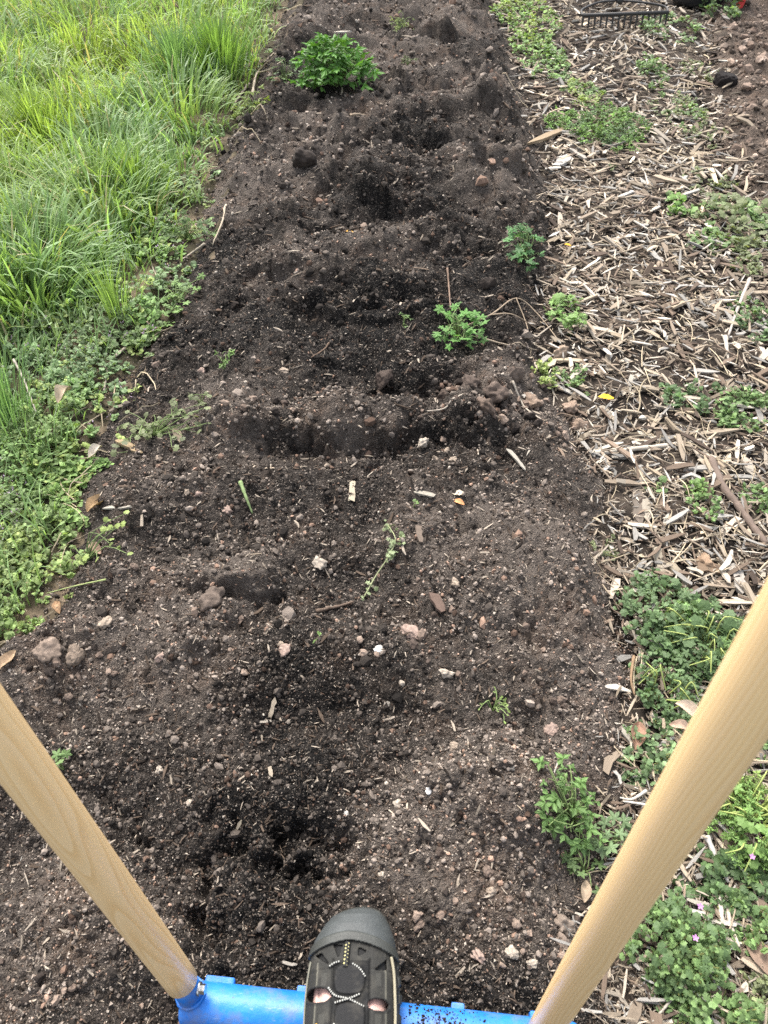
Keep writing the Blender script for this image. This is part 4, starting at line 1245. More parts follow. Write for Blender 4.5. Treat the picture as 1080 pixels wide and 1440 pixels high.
twig([(962, 620), (990, 660), (1010, 690)], 5, (.44, .37, .29), 'slim stick leaning toward the thick brown branch', lift=.012)
twig([(905, 730), (935, 772)], 4, (.42, .35, .27), 'slim stick below the wood chunks in the path', lift=.01)
twig([(870, 270), (915, 282), (950, 288)], 6, (.33, .26, .2), 'brown stick lying left of the bright rosette', lift=.012)
twig([(905, 1118), (885, 1130), (868, 1128)], 5, (.62, .56, .48), 'upper of two bare pale twigs left of the right handle', lift=.02)
twig([(912, 1140), (893, 1136), (872, 1133)], 5, (.66, .6, .52), 'lower of two bare pale twigs left of the right handle', lift=.02)
twig([(888, 930), (884, 962), (889, 985)], 5, (.30, .20, .12), 'reddish stem standing at the bed edge by the big mat', lift=.02)
twig([(958, 1385), (930, 1420), (912, 1440)], 5, (.45, .4, .33), 'slanting grey stick at the bottom right', lift=.02)
twig([(1018, 1262), (1022, 1300), (1035, 1335)], 8, (.58, .5, .4), 'long pale bent stalk between the lower right weeds', lift=.015)
twig([(1008, 1265), (1012, 1310)], 9, (.60, .53, .44), 'pale stalk beside the bent one at lower right', lift=.015)
twig([(990, 1180), (1005, 1215), (1020, 1245)], 9, (.52, .49, .45), 'grey flat stick right of the handle under the yellow stalks', lift=.015)
twig([(152, 822), (110, 832), (70, 842)], 2.6, (.36, .42, .17), 'green runner stalk stretching right from the left mat', lift=.02)
twig([(655, 555), (625, 577), (600, 582)], 3, (.48, .41, .33), 'fine pale rootlet hanging at the hole')

def chip(a, b, width, col, label, name='wood_splinter', cat='splinter', lift=.004, seed=0, thick=.4, group='single splinters and chips'):
    A, B_ = np.array(gpt(*a, lift)), np.array(gpt(*b, lift)); c = (A + B_) / 2
    w = width * mpp(*a)
    V, F = splinter(900 + seed, 6, .06)
    d = (B_ - A)[None]; M = frames(d, np.array([[.1, .05, 1.0]]))[0] * np.array([w, np.linalg.norm(B_ - A), w * thick])
    me = make_mesh(name, V @ M.T, F, np.broadcast_to(np.array(col) * .48, V.shape), V + seed)
    return tag(link(name, me, M_CHIP, None, (c[0], c[1], c[2] + w * thick * .4)), label, cat, group)
CH = [((497, 679), (494, 704), 9, (.66, .57, .42), 'pale upright chip in the middle of the bed'), ((584, 691), (611, 697), 8, (.60, .54, .44), 'pale flat chip left of the orange scrap'),
      ((712, 640), (738, 663), 7, (.62, .57, .48), 'pale slanting splinter right of the tan pebbles'), ((146, 717), (185, 714), 8, (.60, .54, .45), 'whitish splinter lying level at the left bed edge'),
      ((166, 622), (198, 634), 12, (.50, .37, .22), 'tan split stick among the straggling weed at left'), ((246, 605), (254, 624), 11, (.58, .46, .32), 'tan upright chip at the tip of the straggling weed'),
      ((604, 836), (622, 864), 15, (.20, .135, .105), 'reddish brown bark piece right of the dark stick'), ((588, 742), (592, 765), 10, (.26, .2, .155), 'grey brown bark chip in mid bed'),
      ((735, 560), (748, 556), 6, (.66, .6, .52), 'tiny pale chip by the round tan clod'), ((1028, 798), (1042, 838), 22, (.62, .56, .48), 'chunky whitish wood block in the chips left of the handle top'),
      ((893, 690), (899, 742), 17, (.27, .22, .175), 'dark split stake standing in the chips'), ((905, 700), (912, 735), 11, (.55, .48, .38), 'pale split piece right beside the dark stake'),
      ((940, 795), (965, 830), 15, (.50, .42, .3), 'straw coloured splinter above the big right mat'), ((920, 770), (932, 812), 16, (.56, .48, .36), 'broad pale splinter above the big right mat'),
      ((1046, 645), (1056, 672), 15, (.60, .52, .42), 'pale flat chip at the right edge above the brown branch'), ((895, 660), (905, 684), 14, (.48, .4, .3), 'tan chip above the dark stake'),
      ((780, 238), (800, 222), 14, (.72, .68, .62), 'white flat chip in the mulch below the tan husk'), ((800, 212), (822, 226), 9, (.60, .54, .46), 'pale chip right of the white flat one'),
      ((845, 575), (868, 600), 11, (.57, .49, .38), 'pale splinter below the yellow petal'), ((1010, 735), (1000, 700), 12, (.5, .43, .34), 'pale splinter alongside the brown branch'),
      ((770, 545), (790, 520), 9, (.5, .4, .28), 'straw splinter by the large straw coloured clod'), ((978, 798), (1015, 806), 20, (.3, .21, .14), 'broad brown bark slab in the path'),
      ((380, 1010), (387, 985), 7, (.5, .42, .32), 'thin upright splinter in the lower middle of the bed'), ((380, 1080), (383, 1095), 6, (.5, .42, .32), 'tiny splinter above the long trench near the shoe'),
      ((362, 1017), (381, 1016), 5, (.52, .46, .38), 'small level pale splinter in the lower bed'), ((398, 1354), (418, 1358), 4, (.58, .52, .44), 'small pale splinter left of the shoe'),
      ((340, 1155), (332, 1170), 5, (.5, .43, .32), 'tiny pale splinter right of the left handle')]
for k, q in enumerate(CH): chip(q[0], q[1], q[2], q[3], q[4], seed=k)
chip((1020, 1290), (1036, 1276), 18, (.50, .38, .25), 'square cut tan block among the lower right weeds', 'wood_block', 'wood block', seed=60, thick=.6)

def flat_leaf(px, py, size, az, col, label, curl=.35, name='dry_leaf', cat='leaf', group='dead leaves and petals', lift=.004, lobes=0, mat=None):
    p = gpt(px, py, lift); s = size * mpp(px, py)
    n, m = 9, 7
    t = np.linspace(0, 1, n); uu = np.linspace(-1, 1, m)
    T, U = np.meshgrid(t, uu, indexing='ij')
    w = .26 * np.sin(np.pi * np.clip(T, .02, .98)) ** .7 * (1 + lobes * .35 * np.cos(T * 18))
    X = U * w; Y = T - .5
    Z = curl * (np.abs(U) ** 1.5 * w * 1.6) + .10 * curl * np.sin(T * 7 + size) + .05 * gnoise(X * 6 + size, Y * 6, 3)
    Z = (Z - Z.min()) * .6
    V = np.stack([X, Y, Z], 2).reshape(-1, 3) * s
    q = np.array([(i * m + j, i * m + j + 1, (i + 1) * m + j + 1, (i + 1) * m + j) for i in range(n - 1) for j in range(m - 1)])
    c, si = math.cos(az), math.sin(az)
    V = V @ np.array([[c, si, 0], [-si, c, 0], [0, 0, 1]])
    # underside, so that the leaf has a thickness
    k = len(V); V = np.vstack([V, V - np.array([0, 0, .0006])]); q = np.vstack([q, q[:, ::-1] + k])
    me = make_mesh(name, V, q, np.array(col) * (1 + .25 * gnoise(V[:, 0] * 80, V[:, 1] * 80, 5))[:, None], None, True)
    return tag(link(name, me, mat or M_DRYLEAF, None, p), label, cat, group)
chip((743, 206), (797, 183), 10, (.52, .39, .25), 'tan torn husk lying where the bed meets the chips', 'torn_husk', 'husk', seed=70, thick=.5)
flat_leaf(850, 567, 22, R(80), (.85, .55, .04), 'yellow petal lying on the wood chips', .3, 'petal', 'petal', mat=M_PETAL, lobes=.6, lift=.02)
flat_leaf(492, 331, 20, R(15), (.72, .45, .10), 'small orange yellow leaf on the far soil', .5, 'petal', 'petal', mat=M_PETAL)
flat_leaf(797, 352, 10, R(60), (.8, .45, .03), 'speck of yellow petal at the bed edge by the drooping weed', .3, 'petal', 'petal', mat=M_PETAL, lift=.02)
flat_leaf(645, 708, 17, R(60), (.60, .30, .14), 'orange brown leaf scrap on the soil in mid bed', .5)
flat_leaf(643, 696, 20, R(85), (.70, .60, .48), 'pale leaf scrap just above the orange one', .6, lobes=.5)
flat_leaf(138, 712, 38, R(-30), (.36, .25, .14), 'curled brown leaf at the left bed edge', 1.1)
flat_leaf(103, 585, 36, R(-15), (.40, .33, .24), 'grey brown curled leaf in the weeds at left', 1.2, lift=.07)
flat_leaf(138, 645, 28, R(-25), (.48, .43, .36), 'pale folded leaf at the tip of the left weeds', 1.2, lift=.02)
flat_leaf(135, 775, 28, R(50), (.34, .24, .18), 'brown crumpled leaf by the yellow green mat', 1.0)
flat_leaf(82, 856, 24, R(30), (.34, .22, .13), 'rust brown leaf scrap below the left mat', 1.0)
flat_leaf(12, 930, 32, R(-25), (.36, .26, .17), 'dry brown leaf at the left picture edge', 1.0)
flat_leaf(893, 1040, 44, R(-20), (.33, .20, .14), 'curled red brown leaf at the bed edge left of the right handle', 1.2, lift=.012)
flat_leaf(955, 1022, 40, R(55), (.52, .42, .33), 'pale curled leaf touching the right handle', 1.0, lift=.06)
flat_leaf(945, 1040, 30, R(75), (.44, .32, .24), 'brown leaf just under the pale curled one by the right handle', 1.0, lift=.05)
flat_leaf(1065, 1350, 62, R(25), (.27, .19, .14), 'large brown dead leaf at the lower right edge', .6, lift=.012)
flat_leaf(822, 1255, 30, R(-15), (.40, .31, .22), 'straw coloured leaf strip left of the right handle foot', .8, lift=.006)
flat_leaf(1005, 1382, 34, R(-40), (.40, .30, .22), 'tan dead leaf in the lower right mulch', .8, lift=.012)
twig([(339, 683), (347, 703), (356, 727)], 6, (.24, .32, .14), 'torn green grass stalk lying on the soil', 'torn_grass', 'grass', lift=.012, taper=.35)

# ------------------------------------------------------------------ broadfork
def wood_mat():
    m, N, L, B = newmat('ash_handle')
    tc = N.new('ShaderNodeTexCoord')
    mp = N.new('ShaderNodeMapping'); mp.inputs['Scale'].default_value = (1, 1, .14); mp.inputs['Location'].default_value = (.0, .052, .03)
    L.new(tc.outputs['Object'], mp.inputs['Vector'])
    dn = N.new('ShaderNodeTexNoise'); dn.inputs['Scale'].default_value = 15; dn.inputs['Detail'].default_value = 2
    L.new(mp.outputs[0], dn.inputs['Vector'])
    sub = N.new('ShaderNodeVectorMath'); sub.operation = 'SUBTRACT'; L.new(dn.outputs['Color'], sub.inputs[0]); sub.inputs[1].default_value = (.5, .5, .5)
    scl = N.new('ShaderNodeVectorMath'); scl.operation = 'SCALE'; L.new(sub.outputs[0], scl.inputs[0]); scl.inputs['Scale'].default_value = .034
    add = N.new('ShaderNodeVectorMath'); L.new(mp.outputs[0], add.inputs[0]); L.new(scl.outputs[0], add.inputs[1])
    w = N.new('ShaderNodeTexWave'); w.wave_type = 'RINGS'; w.rings_direction = 'Z'; w.wave_profile = 'SAW'
    w.inputs['Scale'].default_value = 115; w.inputs['Distortion'].default_value = 0.25; w.inputs['Detail'].default_value = 2; w.inputs['Detail Scale'].default_value = 1.5
    L.new(add.outputs[0], w.inputs['Vector'])
    c = ramp(N, L, w.outputs['Fac'], [(.0, (.84, .61, .345)), (.55, (.82, .575, .305)), (.90, (.755, .505, .245)), (1., (.81, .565, .295))])
    fib = N.new('ShaderNodeMapping'); fib.inputs['Scale'].default_value = (500, 500, 12); L.new(tc.outputs['Object'], fib.inputs['Vector'])
    f = noise(N, L, fib.outputs[0], 1, 3, .6)
    k = mathn(N, L, 'ADD', mathn(N, L, 'MULTIPLY', f, .14), .93)
    cc = N.new('ShaderNodeCombineColor')
    for i in range(3): L.new(k, cc.inputs[i])
    c = mixc(N, L, 1.0, c, cc.outputs[0], 'MULTIPLY')
    L.new(c, B.inputs['Base Color'])
    B.inputs['Roughness'].default_value = .38
    B.inputs['Coat Weight'].default_value = .15; B.inputs['Coat Roughness'].default_value = .22
    L.new(bump(N, L, f, .0004, .4), B.inputs['Normal'])
    return m

def paint_mat():
    m, N, L, B = newmat('blue_powder_coat')
    P = coords(N)
    c = ramp(N, L, noise(N, L, P, 22, 4, .6), [(.3, (.006, .13, .50)), (.7, (.014, .19, .62))])
    dirt = ramp(N, L, noise(N, L, P, 34, 6, .75), [(.47, 0.0), (.66, 1.0)])
    c = mixc(N, L, mathn(N, L, 'MULTIPLY', dirt, .5), c, (.15, .15, .17))
    mpx = N.new('ShaderNodeMapping'); mpx.inputs['Scale'].default_value = (30, 240, 240); L.new(P, mpx.inputs['Vector'])
    scr = ramp(N, L, noise(N, L, mpx.outputs[0], 1, 3, .7), [(.66, 0.0), (.70, 1.0)])
    c = mixc(N, L, mathn(N, L, 'MULTIPLY', scr, .55), c, (.22, .30, .42))
    nick = ramp(N, L, noise(N, L, P, 160, 3, .7), [(.70, 0.0), (.73, 1.0)])
    c = mixc(N, L, mathn(N, L, 'MULTIPLY', nick, .8), c, (.03, .028, .03))
    L.new(c, B.inputs['Base Color']); B.inputs['Roughness'].default_value = .5
    L.new(bump(N, L, noise(N, L, P, 120, 3, .6), .0012, .7), B.inputs['Normal'])
    return m

def metal_mat(name, col, rough, metallic=1.0):
    m, N, L, B = newmat(name); P = coords(N)
    L.new(ramp(N, L, noise(N, L, P, 90, 4, .7), [(.3, tuple(v * .7 for v in col)), (.7, col)]), B.inputs['Base Color'])
    B.inputs['Metallic'].default_value = metallic; B.inputs['Roughness'].default_value = rough
    return m
M_WOOD = wood_mat(); M_BLUE = paint_mat(); M_ZINC = metal_mat('zinc_bolt', (.72, .72, .70), .3)

BL, BR = np.array([-.266, .184, .100]), np.array([.250, .136, .100])
bdir = (BR - BL) / np.linalg.norm(BR - BL); bside = np.cross([0, 0, 1.0], bdir)
HL0, HL1 = np.array([-.252, .189, .118]), np.array([-.3195, .280, .686])
HR0, HR1 = np.array([.1965, .142, .118]), np.array([.211, .214, .910])
fork = empty('broadfork', (BL + BR) / 2 * np.array([1, 1, 0]), 'broadfork with blue steel crossbar and two pale wooden handles', 'broadfork')

def part(name, V, F, mat, parent, smooth=True, col=(1, 1, 1), bevel=0.0):
    mb = MB(); mb.add(V, F, col)
    o = build(name, mb, mat, parent=parent, smooth=smooth)
    if bevel:
        md = o.modifiers.new('bevel', 'BEVEL'); md.width = bevel; md.segments = 2; md.limit_method = 'ANGLE'
    return o

def rod(A, B_, r, n=24, k=2):
    A, B_ = np.array(A), np.array(B_)
    t = np.linspace(0, 1, k)[:, None]
    return tube(A * (1 - t) + B_ * t, r, n)

def box(c, ax, ay, az, hx, hy, hz):
    c = np.array(c); V = []
    for sz in (-1, 1):
        for sx, sy in ((-1, -1), (1, -1), (1, 1), (-1, 1)):
            V.append(c + ax * hx * sx + ay * hy * sy + az * hz * sz)
    F = [(0, 2, 1), (0, 3, 2), (4, 5, 6), (4, 6, 7)]
    for j in range(4):
        a, b = j, (j + 1) % 4; F += [(a, b, b + 4), (a, b + 4, a + 4)]
    return np.array(V), np.array(F)

# crossbar: a tube with rounded shoulders at both ends
t = np.array([0, .004, .010, .02, .98, .99, .996, 1.0]); rr = np.array([.0205, .0245, .0262, .027, .027, .0262, .0245, .0205])
V, F = tube(BL + (BR - BL) * t[:, None], rr, 40)
crossbar = part('crossbar', V, F, M_BLUE, fork)

def handle(A, B_, top, flip):
    d = (B_ - A) / np.linalg.norm(B_ - A)
    E = A + d * top
    h = bpy.data.objects.new('handle', None)
    n = 60
    s = np.linspace(0, 1, n)
    rad = .0188 + .0016 * np.sin(s * 2.6) - .002 * sstep(.75, 1, s)
    rad[0] = .0165; rad[1] = max(rad[1], .0185)
    z = s * top * .96 + .045
    z[1] = z[0] + .003; z[-1] = z[-2] + .004; rad[-1] = .010; rad[-2] = .0165
    V, F = tube(np.stack([z * 0, z * 0, z], 1), rad, 40)
    V[:, 0] *= 1.06
    me = make_mesh('handle', V, F, None, None, True); me.materials.append(M_WOOD)
    bpy.data.objects.remove(h)
    o = bpy.data.objects.new('handle', me); COL.objects.link(o); o.parent = fork
    q = Vector(d).to_track_quat('Z', 'Y') @ Matrix.Rotation(flip, 3, 'Z').to_quaternion()
    o.rotation_mode = 'QUATERNION'; o.rotation_quaternion = q
    o.location = Vector(A) - fork.location
    # steel socket that the handle sits on, welded to the bar
    V, F = tube([A - d * .012, A + d * .02, A + d * .052], [.0178, .0172, .0166], 30)
    part('socket', V, F, M_BLUE, fork)
    # weld bead
    a = np.linspace(0, 6.283, 25)[:-1]
    e1 = np.cross(d, [0, 1, 0]); e1 /= np.linalg.norm(e1); e2 = np.cross(d, e1)
    ring = A + d * .008 + (np.cos(a)[:, None] * e1 + np.sin(a)[:, None] * e2) * .0180
    V, F = tube(np.vstack([ring, ring[:1]]), .0024 * (1 + .25 * np.sin(np.arange(25) * 2.3)), 6); part('weld', V, F, M_BLUE, fork)
    # bolt with washer through the socket, on the inner side
    side = bdir * (1 if flip == 0 else -1)
    bdv = side - d * (side @ d); bdv /= np.linalg.norm(bdv)
    c = A + d * .026 + bdv * .016
    V, F = rod(c, c + bdv * .003, .0085, 20); b = part('washer', V, F, M_ZINC, fork)
    V, F = rod(c + bdv * .003, c + bdv * .0095, .0062, 6); part('bolt', V, F, M_ZINC, fork, False)
    return o
handle(HL0, HL1, 1.25, 0.0)
handle(HR0, HR1, 1.15, 1.15)

# five tines: tabs welded through the bar, blades in the soil
for k in range(5):
    f = .10 + .80 * k / 4
    c = BL + (BR - BL) * f
    V, F = box(c + bside * .004 + np.array([0, 0, -.010]), bdir, bside, np.array([0, 0, 1.0]), .0085, .0305, .008)
    tab = part('tine', V, F, M_BLUE, fork, False, bevel=.002)
    P = [c + np.array([0, 0, -.02]), c + bside * .004 + np.array([0, 0, -.10]), c + bside * .03 + np.array([0, 0, -.22]), c + bside * .06 + np.array([0, 0, -.33])]
    P = spline(P, 10); V, F = tube(P, np.linspace(.010, .003, 10), 4)
    V[:, 0] += 0; part('tine', V, F, M_BLUE, fork, False)
V, F = rod(BL + bdir * .025 - bside * .030 + np.array([0, 0, -.006]), BL + bdir * .058 - bside * .030 + np.array([0, 0, -.006]), .006, 10); part('weld_tab', V, F, M_BLUE, fork)
V, F = box(BL + bdir * .042 + bside * .029 + np.array([0, 0, -.004]), bdir, bside, np.array([0, 0, 1.0]), .020, .005, .006); part('weld_tab', V, F, M_BLUE, fork, False, bevel=.002)

# soil scattered on the bar beside the shoe
n = 420
f = rng.normal(.66, .05, n); aa = rng.normal(.1, .55, n)
c = BL + (BR - BL) * f[:, None] + bside * (np.sin(aa) * .027)[:, None] + np.array([0, 0, 1.0]) * (np.cos(aa) * .027)[:, None]
sz = np.clip(np.exp(rng.normal(math.log(.0011), .45, n)), .0005, .003)
mb = MB(); scatter(mb, CRUMB, rng.integers(0, len(CRUMB), n), rand_frames(n, .6) * sz[:, None, None], c, np.array([.025, .019, .016]) * np.exp(rng.normal(0, .4, (n, 1))))
stuff(tag(build('soil_dust', mb, M_CRUMB, base=BL + (BR - BL) * .66), 'dark soil grains spilled on the blue crossbar right of the shoe', 'soil crumbs'))

# ------------------------------------------------------------------ foot in a sandal
FOOT = np.array([-.041, .284, .128])         # toe tip on the plan, sole on the bar
KV = np.array([0, .8, 2.2, 5, 10.7, 20, 38, 57, 75, 103, 154, 200, 240, 270, 286, 292]) / 1000
KL = np.array([-12, -4, 4, 13, 25, 34, 46, 51.5, 54.5, 56, 53.5, 43, 37, 32, 21, 4]) / 1000
KR = np.array([13, 20, 26, 31, 37.5, 43, 50, 53, 55, 56, 53, 46, 40, 34, 23, 6]) / 1000
HV = np.array([0, .004, .012, .025, .04, .06, .10, .15, .2, .25, .292])
HH = np.array([.026, .035, .045, .052, .055, .057, .063, .082, .108, .112, .10])

def foot_pt(phi, v, off=0.0):
    """upper surface of the foot: phi across (-pi/2 .. pi/2), v distance behind the toe tip"""
    l = np.interp(v, KV, KL); r = np.interp(v, KV, KR)
    cx = (r - l) / 2; hw = (r + l) / 2
    h = np.interp(v, HV, HH)
    e = .80
    s = np.sign(np.sin(phi)) * np.abs(np.sin(phi)) ** e; c = np.abs(np.cos(phi)) ** e
    x = cx + (hw + off) * s; z = .012 + (h - .012 + off) * c
    return x, z

def foot_world(phi, v, off=0.0):
    x, z = foot_pt(phi, v, off)
    return np.stack([FOOT[0] + x, FOOT[1] - v + off * np.exp(-v / .01) * 0, FOOT[2] + z], -1)

def phi_of(x, v):
    l = np.interp(v, KV, KL); r = np.interp(v, KV, KR)
    s = np.clip((x - (r - l) / 2) / ((r + l) / 2), -1, 1)
    return np.arcsin(np.sign(s) * np.abs(s) ** (1 / .80))

person = empty('person', (FOOT[0], FOOT[1] - .2, FOOT[2]), 'person in a dark closed-toe sandal with one foot on the blue crossbar', 'person')
M_SKIN = col_mat('skin', .5, .35, .12, 220, .0006)
M_RUB = col_mat('grey_rubber', .55, .35, .22, 320, .0008)
M_WEB = col_mat('webbing', .75, .25, .25, 420, .0008)
M_CORD = col_mat('cord', .7, .3, .1, 300, 0)
M_CLOTH = col_mat('denim_cloth', .9, .1, .2, 200, .0008)

# body: foot, ankle and leg as one skin
def body():
    rings = []
    nphi = 64
    a = np.linspace(-math.pi, math.pi, nphi, endpoint=False)
    for v in np.concatenate([np.linspace(.016, .155, 44), ]):
        l = np.interp(v, KV, KL) - .006; r = np.interp(v, KV, KR) - .006; h = np.interp(v, HV, HH) - .0035
        cx, hw = (r - l) / 2, (r + l) / 2
        s = np.sign(np.sin(a)) * np.abs(np.sin(a)) ** .8; c = np.sign(np.cos(a)) * np.abs(np.cos(a)) ** .8
        x = cx + hw * s; z = np.where(c > 0, .014 + (h - .014) * c, .014 + .006 * c)
        if v < .12:          # gaps between the toes
            for gx in (-.040, -.018, .002, .022):
                g = np.exp(-((x - gx) / .0022) ** 2) * (c > .1) * .007 * sstep(.125, .10, v); z = z - g
        rings.append(np.stack([FOOT[0] + x, np.full(nphi, FOOT[1] - v), FOOT[2] + z], 1))
    # sections tip over from the foot into the leg
    for yy, zz, tilt, hw, hh in ((.185, .052, .35, .043, .048), (.210, .070, .75, .040, .052), (.226, .105, 1.2, .036, .050), (.240, .15, 1.5, .036, .044), (.258, .22, 1.57, .045, .048), (.285, .32, 1.57, .054, .056), (.325, .44, 1.57, .054, .056), (.345, .50, 1.57, .056, .058)):
        u1 = np.array([0, -math.cos(tilt + math.pi / 2), math.sin(tilt + math.pi / 2)])
        cc = np.array([FOOT[0], FOOT[1] - yy, FOOT[2] + zz])
        rings.append(cc + np.sin(a)[:, None] * hw * np.array([1, 0, 0]) + np.cos(a)[:, None] * hh * np.array([0, math.sin(tilt), math.cos(tilt)]))
    Vr = np.concatenate(rings); k = len(rings); F = []
    for i in range(k - 1):
        for j in range(nphi):
            p, q = i * nphi + j, i * nphi + (j + 1) % nphi
            F += [(p, q, q + nphi), (p, q + nphi, p + nphi)]
    Vr = np.vstack([Vr, rings[0].mean(0), rings[-1].mean(0)])
    for j in range(nphi):
        F += [(k * nphi, (j + 1) % nphi, j), (k * nphi + 1, (k - 1) * nphi + j, (k - 1) * nphi + (j + 1) % nphi)]
    return Vr, np.array(F)
V, F = body()
part('body', V, F, M_SKIN, person, True, (.60, .385, .33))

def patch(name, phis, vs, off, keep, colf, mat, parent, thick=.003, raise_f=None):
    """a piece of the shoe's upper, cut from the foot surface, with thickness"""
    PH, VV = np.meshgrid(phis, vs, indexing='ij')
    o = np.full(PH.shape, off)
    x, _ = foot_pt(PH, VV, off)
    if raise_f is not None: o = o + raise_f(x, VV)
    P = foot_world(PH, VV, o); Q = foot_world(PH, VV, o - thick)
    a, b = PH.shape; K = a * b
    ok = keep(x, VV)
    V = np.vstack([P.reshape(-1, 3), Q.reshape(-1, 3)]); C = colf(x, VV).reshape(-1, 3); C = np.vstack([C, C])
    quad = ok[:-1, :-1] & ok[1:, :-1] & ok[1:, 1:] & ok[:-1, 1:]
    I, J = np.nonzero(quad); p = I * b + J
    Fq = np.stack([p, p + 1, p + b + 1, p + b], 1)
    F = [Fq[:, ::-1], Fq + K]
    # walls round every border
    ed = {}
    for f in Fq:
        for m in range(4):
            e = (f[m], f[(m + 1) % 4])
            if (e[1], e[0]) in ed: del ed[(e[1], e[0])]
            else: ed[e] = 1
    E = np.array(list(ed)); F.append(np.stack([E[:, 0], E[:, 1], E[:, 1] + K, E[:, 0] + K], 1))
    Fa = np.concatenate(F)
    used, inv = np.unique(Fa, return_inverse=True)
    wp = np.array(person.location) + (np.array(parent.location) if parent is not person else 0)
    me = make_mesh(name, V[used] - wp, inv.reshape(Fa.shape), C[used], None, True)
    return link(name, me, mat, parent)

def vb(x): return .0465 + .014 * (np.abs(x + .004) / .055) ** 1.6      # rear edge of the toe cap

def ell(x, v, cx, cv, rx, rv, rot=0.0):
    X, Y = (x - cx), (v - cv); c, s = math.cos(rot), math.sin(rot)
    return ((X * c + Y * s) / rx) ** 2 + ((-X * s + Y * c) / rv) ** 2
def tri(x, v, pts):
    r = np.ones(np.shape(x), bool)
    for i in range(3):
        a, b = pts[i], pts[(i + 1) % 3]
        r &= ((b[0] - a[0]) * (v - a[1]) - (b[1] - a[1]) * (x - a[0])) > 0
    return r
HOLES = [(-.0405, .106, .0155, .0078, .12), (.034, .117, .0120, .0062, .02), (-.037, .149, .018, .0075, -.30), (.035, .156, .015, .0070, .45)]
def mm(*p): return [(a / 1000, b / 1000) for a, b in p]
TRIS = [mm((-24, 50), (-13, 51), (-17, 64)), mm((8, 63), (10, 54), (19, 58)), mm((-47, 61), (-39, 59), (-29, 72)), mm((29, 79), (44, 66), (45, 77))]
def upper_keep(x, v):
    k = (v > vb(x) - .004)
    for h in HOLES: k &= ell(x, v, *h) > 1
    for t in TRIS: k &= ~(tri(x, v, t) | tri(x, v, t[::-1]))
    k &= ~((v > .175) & (np.abs(x) < .030))
    return k
def sq(x, v, cx, cv, rx, rv): return np.abs((x - cx) / rx) ** 3.2 + np.abs((v - cv) / rv) ** 3.2
def pads(x, v):
    return np.maximum.reduce([sstep(1.1, .75, sq(x, v, -.002, .090, .0190, .0170)), sstep(1.1, .75, sq(x, v, .000, .131, .0180, .0155)), sstep(1.1, .75, sq(x, v, .000, .168, .016, .013))])
def upper_raise(x, v):
    rim = sum(np.exp(-((np.sqrt(ell(x, v, *h)) - 1.22) / .16) ** 2) for h in HOLES)
    side = sstep(.022, .027, np.abs(x))
    groove = np.exp(-((np.abs(x) - .0235) / .0011) ** 2) * (v > .066)
    seam = np.exp(-((v - .0775 - .10 * np.abs(np.abs(x) - .03)) / .0009) ** 2) * (np.abs(x) > .024)
    return .0030 * pads(x, v) - .0015 * groove - .0009 * seam + .0007 * rim + .0010 * side + .0007 * np.exp(-((np.abs(x) - .042) / .0012) ** 2) * side
def upper_col(x, v):
    base = np.array([.024, .0235, .021]); c = np.ones(np.shape(x) + (3,)) * base
    ch = (sstep(.0245, .0225, np.abs(x)) * (v > .068))[..., None]; c = c * (1 - ch) + np.array([.006, .006, .006]) * ch
    p = pads(x, v)[..., None]; c = c * (1 - p) + np.array([.010, .010, .0105]) * p
    rim = np.clip(sum(np.exp(-((np.sqrt(ell(x, v, *h)) - 1.15) / .22) ** 2) for h in HOLES), 0, 1)[..., None]
    c = c * (1 - rim) + np.array([.015, .015, .015]) * rim
    ln = (np.exp(-((np.abs(x) - .0425) / .0009) ** 2) * (v > .07))[..., None] * (1 - rim); c = c * (1 - .7 * ln) + np.array([.20, .19, .15]) * .7 * ln
    dust = np.clip(gnoise(x * 55, v * 55, 11) + .6 * gnoise(x * 190, v * 190, 12), 0, 1)[..., None]; c = c + dust * np.array([.020, .018, .014])
    gr = (np.exp(-((np.abs(x) - .0235) / .0012) ** 2) * (v > .066))[..., None]; c = c * (1 - .8 * gr)
    blk = ((np.abs(np.abs(x) - .0335) < .0035) & (((v > .082) & (v < .096)) | ((v > .127) & (v < .140))))[..., None]
    c = np.where(blk, np.array([.042, .041, .036]), c)
    return c
phis = np.linspace(-1.48, 1.48, 130)
sandal = patch('sandal', phis, np.linspace(.040, .195, 135), .0030, upper_keep, upper_col, M_WEB, person, .0026, upper_raise)
sandal['label'] = 'dark grey closed-toe sandal with webbing straps and cutouts'

def cap_raise(x, v): return .0022 * sstep(vb(x) - .0125, vb(x) - .0105, v)
def cap_col(x, v):
    n = .12 * gnoise(x * 90, v * 90, 7) + .5 * np.clip(gnoise(x * 60, v * 130, 17) - .25, 0, 1)
    lip = sstep(vb(x) - .0125, vb(x) - .011, v)[..., None]
    return (np.array([.046, .051, .051]) * (1 - lip) + np.array([.040, .042, .038]) * lip) * (1 + n[..., None])
PHc = np.linspace(-1.54, 1.54, 80)
patch('toe_cap', PHc, np.concatenate([np.linspace(.0, .006, 14)[:-1], np.linspace(.006, .066, 60)]), .0055, lambda x, v: v <= vb(x), cap_col, M_RUB, sandal, .0055, cap_raise)

